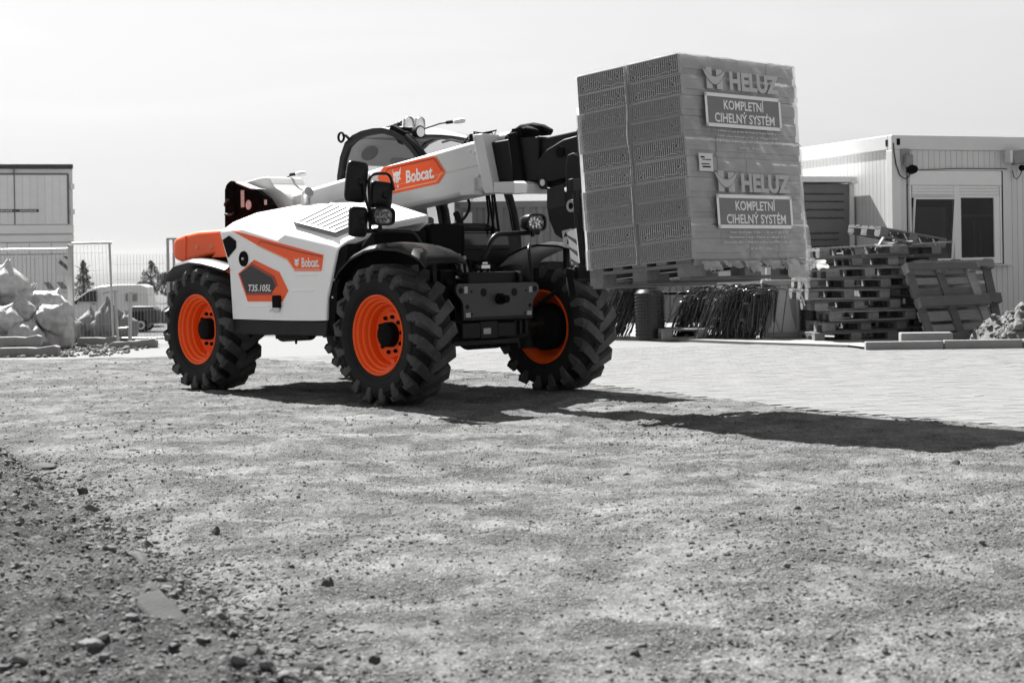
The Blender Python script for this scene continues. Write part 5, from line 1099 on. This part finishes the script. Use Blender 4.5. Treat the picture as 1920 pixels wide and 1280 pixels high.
# dark corrugated container behind the cab
cc = empty('shipping_container', (-1.2, 36, -.28), (0, 0, R(3))); tag(cc, 'dark corrugated shipping container behind the cab', 'container')
cm = mat('container_grey', .17, .55, var=.12, scale=3, dust=.2, dustcol=.2); q = MB(); ring = []
x = 0
while x < 7.0:
    ring += [(x, 0.), (x + .11, 0.), (x + .15, .045), (x + .26, .045)]; x += .30
q.loft([[(a, d_, z) for a, d_ in ring] for z in (.2, 2.72)]); q.build('corrugated_wall', cm, cc)
q = MB(); q.bb((-.05, -.03, 2.72), (7.1, .12, 2.86)); q.bb((-.05, -.03, .06), (7.1, .12, .2)); q.bb((-.08, -.03, .06), (.05, .1, 2.86)); q.bb((0, .06, .1), (7, 2.4, 2.8)); q.build('container_frame', cm, cc)
q = MB(); q.bb((.12, -.035, 2.30), (.32, -.031, 2.62)); q.build('container_plate', lgrey, cc)
# lamp post far behind the cab
lpst = empty('street_lamp', (-1.72, 66, -1.25)); tag(lpst, 'twin armed street lamp far behind the cab window', 'street lamp')
q = MB(); q.cyl((0, 0, 0), (0, 0, 5.0), .06, .05, n=10); q.build('post', lgrey, lpst)
for s in (-1, 1):
    q = MB(); q.tube([(0, 0, 4.7), (s * .12, 0, 5.15), (s * .4, 0, 5.4), (s * .95, 0, 5.45)], .03, 8); q.build('arm', lgrey, lpst, smooth=60)
    q = MB(); q.box((s * 1.2, 0, 5.45), (.5, .16, .08)); q.build('lamp_head', lgrey, lpst, bevel=.02)
# long low hall behind
hl = empty('warehouse', (2.5, 95, -1.25)); tag(hl, 'long low grey warehouse far behind the cab', 'warehouse')
q = MB(); q.bb((-11, 0, 0), (9, 12, 3.6)); q.build('wall', mat('hall_wall', .35, .8, var=.08, scale=.3), hl)
q = MB(); q.bb((-11.3, -.4, 3.6), (9.3, 12.3, 3.95)); q.build('roof', cm, hl)
for k in range(9): q = MB(); q.bb((-10 + 2.1 * k, -.05, 1.4), (-8.6 + 2.1 * k, .05, 2.7)); q.build('window', mat('hall_window', .06, .2), hl)
# ================================================================== left background: trailer, fence, sacks, van, far things
tr = empty('box_trailer', (-11.62, 37.7, -.45), (0, 0, R(15.6))); tag(tr, 'white box trailer seen from behind with folded tail lift', 'trailer')
tw = mat('trailer_white', .80, .5, var=.05, scale=1.5, dust=.3, dustcol=.62); td = mat('trailer_dark', .05, .5, var=.2)
b = MB(); b.bb((-1.27, .05, 1.0), (1.25, 9, 4.08)); b.build('body', tw, tr)
b = MB(); b.bb((-1.27, -.02, 4.03), (1.265, .05, 4.14)); b.build('roof_edge', td, tr, bevel=.01)
b = MB(); b.bb((1.12, -.012, 2.72), (1.165, .045, 3.92)); b.bb((-1.2, -.012, 3.89), (1.12, .045, 3.925)); b.build('door_seal', mat('seal_grey', .14, .6), tr)
for k in range(14):
    x = -1.24 + k * .169
    q = MB(); q.bb((x, 0, 2.72), (x + .165, .045, 3.885)); q.build('door_plank', tw, tr)
b = MB(); b.bb((-.085, -.014, 2.72), (-.068, .04, 4.02)); b.build('door_gap', td, tr)
b = MB(); b.bb((-1.25, -.016, 3.01), (-.09, .0, 3.075)); b.bb((-.06, -.016, 3.01), (.47, .0, 3.075)); rp = b.build('marking_strip', td, tr)
b = MB(); x = -1.2
while x < .42:
    w_ = random.uniform(.02, .04)
    if not -.12 < x < .02: b.bb((x, -.018, 3.03), (x + w_, -.016, 3.055))
    x += w_ + .022
o = b.build('strip_marks', decalw, rp); tag(o, kind='stuff')
for z, h_ in ((2.50, .20), (2.30, .16)): q = MB(); q.bb((-1.27, -.03, z), (1.26, .05, z + h_)); q.build('sill_board', tw, tr, bevel=.01)
for k in range(5): q = MB(); q.bb((-1.25 + k * .50, -.02, 2.02), (-.76 + k * .50, .05, 2.28)); q.build('lower_panel', tw, tr, bevel=.006)
for k in range(26): q = MB(); q.bb((-1.25 + k * .095, -.06, 1.12), (-1.163 + k * .095, -.02, 2.0)); q.build('lift_slat', tw, tr)
b = MB(); b.bb((-1.25, -.05, .86), (1.2, .02, 1.10)); b.build('bumper', tw, tr, bevel=.01)
b = MB(); b.prism([(.88, 1.52), (1.19, 1.52), (1.19, 1.95), (.95, 1.97), (.88, 1.9)], 'y', -.075, -.065); wb_ = b.build('warning_flag', mat('board_white', .72, .5, var=.05), tr)
for P_ in ([(.90, 1.80), (1.18, 1.55), (1.18, 1.66), (.94, 1.88)], [(1.0, 1.96), (1.18, 1.80), (1.18, 1.92), (1.14, 1.95)]): q = MB(); q.prism(P_, 'y', -.0765, -.079); q.build('flag_stripe', mat('stripe_grey', .10, .5), wb_)
for x in (.55, .85): q = MB(); q.prism([(x, 1.35), (x + .14, 1.35), (x + .26, 1.18), (x + .12, 1.18)], 'y', -.0635, -.061); q.build('lift_mark', mat('mark_grey', .2, .6), tr)
for z in (3.55, 2.95): q = MB(); q.bb((1.20, -.04, z), (1.29, .02, z + .12)); q.build('hinge', tw, tr, bevel=.008)
for x in (-.85, .75):
    q = MB(); q.lathe([(.28, -.14), (.46, -.16), (.50, -.1), (.50, .1), (.46, .16), (.28, .14)], 28); q.v = [(p[1] + x, 1.2 + p[0], .5 + p[2]) for p in q.v]; q.build('wheel', rubber, tr, smooth=40)

# fence -------------------------------------------------------------
galv = mat('galvanised', .38, .45, metal=.5, var=.15, scale=6)
def fence(label, x0, x1, y0, y1, z0, z1, rails=(1, 1), posts=(1, 1), step=.055, skew=0.):
    e = empty('wire_fence', (x0, y0, 0)); tag(e, label, 'fence', 'site fence panels')
    D = Vector((x1 - x0, y1 - y0, 0)); n_ = int(D.length / step)
    q = MB()
    for k in range(1, n_): p = D * (k / n_); q.tube([p + Vector((0, 0, z0)), p + Vector((skew * .5, 0, (z0 + z1) / 2)), p + Vector((skew, 0, z1))], .0022, 4)
    for z in np.linspace(z0 + .2, z1 - .15, 5): q.tube([Vector((0, 0, z)), D + Vector((0, 0, z))], .0022, 4)
    o = q.build('wire_mesh', galv, e); tag(o, kind='stuff')
    if rails[0]: q = MB(); q.cyl((0, 0, z1), D + Vector((0, 0, z1)), .018, n=8); q.build('top_rail', galv, e)
    if rails[1]: q = MB(); q.cyl((0, 0, z0), D + Vector((0, 0, z0)), .018, n=8); q.build('bottom_rail', galv, e)
    if posts[0]: q = MB(); q.cyl((0, 0, .0), (0, 0, z1), .019, n=8); q.build('post', galv, e)
    if posts[1]: q = MB(); q.cyl(D + Vector((0, 0, 0)), D + Vector((skew, 0, z1)), .019, n=8); q.build('post', galv, e)
fence('fence panel in front of the trailer at the left edge', -9.0, -6.9, 25.1, 25, .12, 1.505, (1, 0), (1, 0))
fence('short fence panel with bright top rail right of the trailer', -6.88, -6.27, 25, 25.1, .12, 1.59, (1, 0), (0, 1), skew=-.04)
fence('fence panel of thin wire behind the rear tyre', -6.24, -5.25, 25.1, 25.0, .09, 1.40, (0, 1), (0, 0), .05)
q = MB(); q.prism([(-.055, 0), (.05, 0), (.03, 1.56), (-.03, 1.58)], 'y', -.04, .04); o = q.build('steel_pole', galv, None, bevel=.006); o.location = (-6.87, 24.9, 0); tag(o, 'thick grey fence post at the corner of the trailer', 'pole')
q = MB(); q.cyl((-6.0, 24.3, .05), (-6.04, 24.3, .86), .022, n=8); q.cyl((-5.82, 24.3, .05), (-5.80, 24.3, .84), .03, n=8); q.cyl((-6.0, 24.3, .27), (-5.82, 24.3, .29), .014, n=8); o = q.build('steel_stand', galv); tag(o, 'pair of upright steel stand posts set in the fence foot', 'stand')
q = MB(); q.prism([(-.36, 0), (.34, 0), (.34, .09), (.30, .135), (.05, .10), (-.30, .09), (-.36, .06)], 'y', -.12, .12); o = q.build('ballast_block', conc, None, bevel=.015); o.location = (-5.67, 23.95, 0); o.rotation_euler = (0, 0, R(6)); tag(o, 'long concrete fence foot on the ground left of the rear tyre', 'ballast block')
q = MB(); q.bb((-.04, -.022, 0), (.0, .0, 1.65)); q.bb((.055, -.02, 0), (.09, .0, 1.62)); q.bb((-.04, -.02, 1.62), (.12, .0, 1.65)); o = q.build('steel_pole', galv); o.location = (-5.33, 24.9, 0); tag(o, 'slim double gate post just behind the orange counterweight', 'pole')

# sacks -------------------------------------------------------------
sackw = mat('woven_sack_white', .48, .7, var=.25, scale=9, bump=1., bscale=11, dust=.5, dustcol=.24); sackg = mat('woven_sack_grey', .17, .8, var=.15, scale=6, bump=.5, bscale=22)
def sack(label, x, y, z, sx, sy, sz, rz, m, seed, group, neck=True, tip=0.):
    q = MB(); nu, nv = 40, 28; secs = []
    for i in range(nv + 1):
        t = i / nv; ph = math.pi * t; row = []
        for j in range(nu):
            a = 2 * math.pi * j / nu; d = Vector((math.sin(ph) * math.cos(a), math.sin(ph) * math.sin(a), -math.cos(ph)))
            s_ = Vector((seed * 3.7, seed * 1.3, 0))
            r_ = 1 + .20 * noise.noise(d * 1.6 + s_) + .12 * noise.noise(Vector((d.x * 5, d.y * 5, d.z * 1.6)) + s_) + .10 * abs(noise.noise(Vector((math.cos(a) * 3, math.sin(a) * 3, t * 1.3 + seed)))) * math.sin(ph)
            r_ += .15 * (1 - abs(noise.noise(Vector((d.x * 2.4 + d.z, d.y * 2.4, d.z * 1.5)) + s_ * 2)) * 3) + .045 * (1 - abs(noise.noise(Vector((d.x * 6 - d.z, d.y * 6, d.z * 3.5)) + s_)) * 3)
            p = d * r_
            if neck and p.z > .55: k_ = min(1, (p.z - .55) / .35); f_ = 1 - .78 * k_; p = Vector((p.x * f_, p.y * f_, p.z + .18 * k_))
            if p.z < -.55: p.z = -.55 + (p.z + .55) * .25
            row.append((p.x * sx, p.y * sy, (p.z + .62) * sz))
        secs.append(row)
    q.loft(secs, closed=True)
    o = q.build('sack', m, None, smooth=180); o.location = (x, y, z); o.rotation_euler = (0, R(tip), R(rz)); tag(o, label, 'sack', group)
    if neck:
        k = MB(); k.lathe([(.16 * sx + .012, -.012), (.16 * sx + .03, 0), (.16 * sx + .012, .012)], 14); k.v = [(p[0], p[2], p[1] + 1.50 * sz) for p in k.v]; k.build('tie', blackm, o)
    return o
WS = [(-7.95, 24.2, .0, .34, .28, .30, 10, 0), (-7.35, 24.1, .0, .32, .27, .28, 40, 8), (-6.95, 24.15, .0, .24, .24, .36, 70, 0), (-7.62, 23.8, .0, .30, .24, .26, 20, -12), (-8.05, 24.1, .42, .34, .27, .30, 30, 0), (-7.45, 24.25, .42, .40, .26, .26, 5, 24), (-7.05, 24.2, .40, .28, .24, .25, 60, 30), (-7.75, 24.2, .72, .32, .26, .27, 15, 12), (-7.35, 24.0, .34, .22, .2, .24, 80, -20), (-7.85, 23.75, .36, .24, .2, .22, 20, 15), (-7.2, 23.6, .0, .26, .22, .24, 55, 18), (-8.0, 23.5, .0, .28, .24, .24, 5, -10), (-7.55, 23.55, .30, .22, .20, .20, 35, 28), (-6.98, 23.9, .28, .20, .2, .22, 15, 34)]
WL = ['white sack at the foot of the pile, left edge', 'white sack low in the middle of the pile', 'bulging white sack at the right end of the pile', 'white sack at the front of the pile by the concrete feet', 'white sack in the second row at the left edge', 'long white sack sloping down on top of the pile', 'white sack sliding off the right side of the pile', 'topmost white sack of the pile at the left', 'small crumpled white sack in the front of the pile', 'small white sack high at the front, left edge', 'white sack just above the upper concrete foot', 'squat white sack in the front row at the left edge', 'small white sack wedged in the middle of the pile front', 'limp white sack hanging over the right end of the pile']
for k, (w_, l_) in enumerate(zip(WS, WL)): sack(l_, w_[0], w_[1], w_[2] * 1.08, w_[3] * 1.12, w_[4] * 1.1, w_[5] * 1.1, w_[6], sackw, k + 2, 'white sacks in a pile', tip=w_[7])
GS_ = [(-6.75, 25.6, .05, .22, .2, .28, 0, 0, 'left grey sack of the three beside the white pile'), (-6.45, 25.5, .05, .24, .2, .36, 40, 0, 'tall middle grey sack with a dark tied top'), (-6.22, 25.55, .05, .2, .18, .26, 80, 14, 'right grey sack slumped against the tall one'), (-6.98, 25.4, .02, .22, .2, .25, 10, -6, 'grey sack half hidden by the end of the white pile')]
for k, g in enumerate(GS_): sack(g[8], *g[:7], sackg, 30 + k, 'grey sacks beside the white pile', tip=g[7])
for k, (x, y, z, L_, rz, lb) in enumerate(((-6.62, 21.9, .0, .80, 6, 'long concrete fence foot lying lowest before the white sacks'), (-6.86, 22.2, .135, .62, 10, 'concrete fence foot resting on top of the other'), (-7.5, 22.3, .0, .60, -4, 'concrete fence foot at the left edge before the sacks'), (-6.42, 24.8, .0, .62, 3, 'dark concrete foot in front of the grey sacks'))):
    q = MB(); h_ = .125; q.prism([(-L_ / 2, 0), (L_ / 2, 0), (L_ / 2, h_), (L_ / 2 - .06, h_ + .02), (.10, h_ - .012), (-.02, h_), (-L_ / 2, h_)], 'y', -.11, .11); q.bb((-L_ / 2 - .002, -.05, .03), (-L_ / 2 + .02, .05, .09))
    o = q.build('ballast_block', conc, None, bevel=.014); o.location = (x, y, z); o.rotation_euler = (0, 0, R(rz)); tag(o, lb, 'ballast block', 'spare concrete fence feet')
# dirt strip under the sacks
P3 = np.stack([rng.uniform(-8.5, -5.4, 900), rng.uniform(21.6, 24.6, 900), np.full(900, .012)], -1)
o = inst(stones('rubble', P3, np.clip(rng.lognormal(math.log(.018), .5, 900), .006, .06)), 'rubble'); tag(o, 'scattered rubble around the sack pile', 'rubble', kind='stuff')

# van ----------------------------------------------------------------
zv = gz(-17, 70)
van = empty('white_van', (-17.6, 70, zv)); tag(van, 'white delivery van parked behind the wire fence', 'van')
vw = mat('van_white', .66, .3, var=.03, coat=.3); vp = [(-2.2, .35), (-2.25, .75), (-2.15, .95), (-1.45, 1.12), (-.75, 1.62), (-.35, 1.76), (.4, 1.83), (1.5, 1.82), (1.75, 1.72), (1.82, 1.2), (1.85, .35)]
q = MB(); q.loft([[(x, -.85 + (.12 if z > 1.1 else 0), z) for x, z in vp], [(x, -.80 + (.16 if z > 1.1 else 0), z) for x, z in vp], [(x, .80 - (.16 if z > 1.1 else 0), z) for x, z in vp], [(x, .85 - (.12 if z > 1.1 else 0), z) for x, z in vp]], caps=True); q.build('body', vw, van, bevel=.06)
vg = mat('van_glass', .02, .1, var=.2)
for P_ in ([(-1.30, 1.14), (-.72, 1.55), (-.40, 1.60), (-.40, 1.12)],): q = MB(); q.prism(P_, 'y', -.87, -.72); q.build('side_window', vg, van)
q = MB(); q.loft([[(-1.44, y, 1.14), (-.78, y * .92, 1.62)] for y in (-.66, .66)]); q.build('windscreen', vg, van)
q = MB(); q.bb((.88, -.87, 1.12), (1.35, -.74, 1.45)); q.build('side_window', mat('van_grey_window', .2, .3), van)
q = MB(); q.bb((-.36, -.858, .45), (-.35, -.85, 1.6)); q.bb((-.60, -.862, 1.0), (-.42, -.85, 1.03)); q.bb((-2.2, -.87, .33), (1.84, -.845, .43)); q.build('door_line', darkg, van)
q = MB(); q.bb((-1.36, -.98, 1.02), (-1.22, -.84, 1.18)); q.build('mirror', darkg, van, bevel=.02)
for x in (-1.45, 1.15):
    for s in (-1, 1):
        q = MB(); q.lathe([(0, -.09), (.19, -.10), (.21, -.11), (.31, -.10), (.32, 0), (.31, .1), (0, .1)], 24, c=(x, s * .74, .32)); q.build('wheel', rubber, van, smooth=40)
for k in range(12):
    q = MB(); x = -.15 + k * .09; q.bb((x, -.752, 1.50 - .004 * (k - 6) ** 2 * .5), (x + .055, -.745, 1.57 - .004 * (k - 6) ** 2 * .5)); o = q.build('side_print', mat('van_print', .35, .6), van); tag(o, kind='stuff')

# machines parked beside the van, guard rail
dm = mat('machine_dark', .045, .5, var=.3, scale=2)
for k, (x, w_) in enumerate(((-14.75, 1.2), (-13.4, 1.1), (-12.2, 1.0))):
    zz = gz(x, 64); e = empty('compressor_trailer', (x, 64, zz)); tag(e, ['dark compressor trailer beside the van', 'middle one of the three dark compressor trailers', 'dark compressor trailer nearest the rear tyre'][k], 'trailer', 'compressor trailers by the van')
    q = MB(); q.prism([(-w_ / 2, .35), (w_ / 2, .35), (w_ / 2, .85), (w_ * .35, 1.0), (-w_ * .3, 1.02), (-w_ / 2, .8)], 'y', -.5, .5); q.build('housing', dm, e, bevel=.05)
    q = MB(); q.cyl((w_ / 2, 0, .4), (w_ / 2 + .5, 0, .36), .04); q.bb((-w_ / 2 - .05, -.4, .3), (w_ / 2, .4, .36)); q.build('drawbar', galv, e)
    for s in (-1, 1): q = MB(); q.lathe([(0, -.06), (.2, -.06), (.27, -.03), (.27, .06), (0, .06)], 20, c=(0, s * .52, .27)); q.build('wheel', rubber, e, smooth=40); q = MB(); q.lathe([(.10, -.075), (.17, -.075), (.17, -.06)], 18, c=(0, s * .52, .27)); q.build('hub_cap', lgrey, e)
    q = MB(); q.bb((-w_ * .3, -.515, .5), (w_ * .1, -.5, .8)); q.build('side_door', darkg, e)
gr_ = empty('guard_rail', (-16, 78, gz(-14, 78))); tag(gr_, 'white guard rail behind the parked compressors', 'guard rail')
q = MB(); q.bb((0, -.04, .78), (7, .04, .98)); q.build('rail', vw, gr_, bevel=.02)
for k in range(5): q = MB(); q.bb((.2 + k * 1.6, .04, 0), (.3 + k * 1.6, .12, .95)); q.build('post', galv, gr_)

# far buildings and trees -------------------------------------------
leafm = mat('far_leaves', .12, .8, var=.35, scale=1.2)
bark = mat('bark', .06, .9, var=.3)
def tree(label, x, y, h_, r_, kind, seed):
    rr = np.random.default_rng(seed); z0 = gz(x, y); e = empty('tree', (x, y, z0)); tag(e, label, 'tree', 'trees beyond the yard')
    q = MB(); q.tube([(0, 0, 0), (.05, 0, h_ * .35), (-.05, .03, h_ * .85)], [.03 * h_, .022 * h_, .005 * h_], 8)
    for k in range(9): a = rr.uniform(0, 6.28); zb = h_ * rr.uniform(.25, .75); q.tube([(0, 0, zb), (math.cos(a) * r_ * .4, math.sin(a) * r_ * .4, zb + .08 * h_), (math.cos(a) * r_ * .75, math.sin(a) * r_ * .75, zb + .12 * h_)], [.012 * h_, .008 * h_, .003 * h_], 6)
    q.build('trunk', bark, e)
    n_ = 2600; t = rr.random(n_); a = rr.uniform(0, 6.28, n_)
    if kind == 'cone': z = .08 + .92 * t; rad = (1 - t) ** .9 * np.sqrt(rr.random(n_)) * (1 + .3 * np.sin(t * 38))
    elif kind == 'tall': z = .12 + .88 * t; rad = np.sin(np.clip(t * .93 + .07, 0, 1) * np.pi) ** .7 * np.sqrt(rr.random(n_))
    else: z = .2 + .8 * t; rad = np.sqrt(np.clip(1 - (2 * t - 1) ** 2, 0, 1)) * np.sqrt(rr.random(n_))
    cl = np.stack([np.cos(a) * rad * r_, np.sin(a) * rad * r_, z * h_], -1)
    kk = np.array([noise.noise(Vector(p) * (1.6 / r_) + Vector((seed, 0, 0))) for p in cl]) > -.18; cl = cl[kk]; n_ = len(cl)
    s_ = r_ * .085; D1 = rr.normal(size=(n_, 3)); D1 /= np.linalg.norm(D1, axis=1)[:, None]; D2 = np.cross(D1, rr.normal(size=(n_, 3))); D2 /= np.linalg.norm(D2, axis=1)[:, None]
    V = np.stack([cl - D1 * s_, cl + D2 * s_ * .6, cl + D1 * s_, cl - D2 * s_ * .6], 1).reshape(-1, 3)
    o = inst(np_mesh('crown', V, np.arange(4 * n_).reshape(-1, 4), leafm, False), 'crown', e)
tree('small conifer left of the van roof', -33.5, 125, 3.4, 1.0, 'cone', 1)
tree('tall dark tree right of the van', -26.2, 116, 3.1, .75, 'tall', 2)
tree('round bushy tree behind the rear mudguard', -25.2, 118, 2.4, 1.1, 'round', 3)
tree('low bush tree next to the tall dark tree', -27.6, 120, 1.6, .8, 'round', 4)

# ================================================================== haze: thin summer air over the whole site
hz = MB(); hz.bb((-8100, -70, -6), (8100, 7700, 75)); ho = hz.build('haze', None); ho.data.materials.clear()
hm_ = bpy.data.materials.new('haze_air'); hm_.use_nodes = True; hn = hm_.node_tree.nodes; hn.clear()
ov = hn.new('ShaderNodeOutputMaterial'); pv = hn.new('ShaderNodeVolumePrincipled'); pv.inputs['Color'].default_value = (.95, .95, .95, 1); pv.inputs['Density'].default_value = .000042; pv.inputs['Anisotropy'].default_value = .3
hm_.node_tree.links.new(pv.outputs[0], ov.inputs['Volume']); hm_.cycles.homogeneous_volume = True; ho.data.materials.append(hm_); tag(ho, 'thin pale haze over the yard and hills', 'haze', kind='stuff')
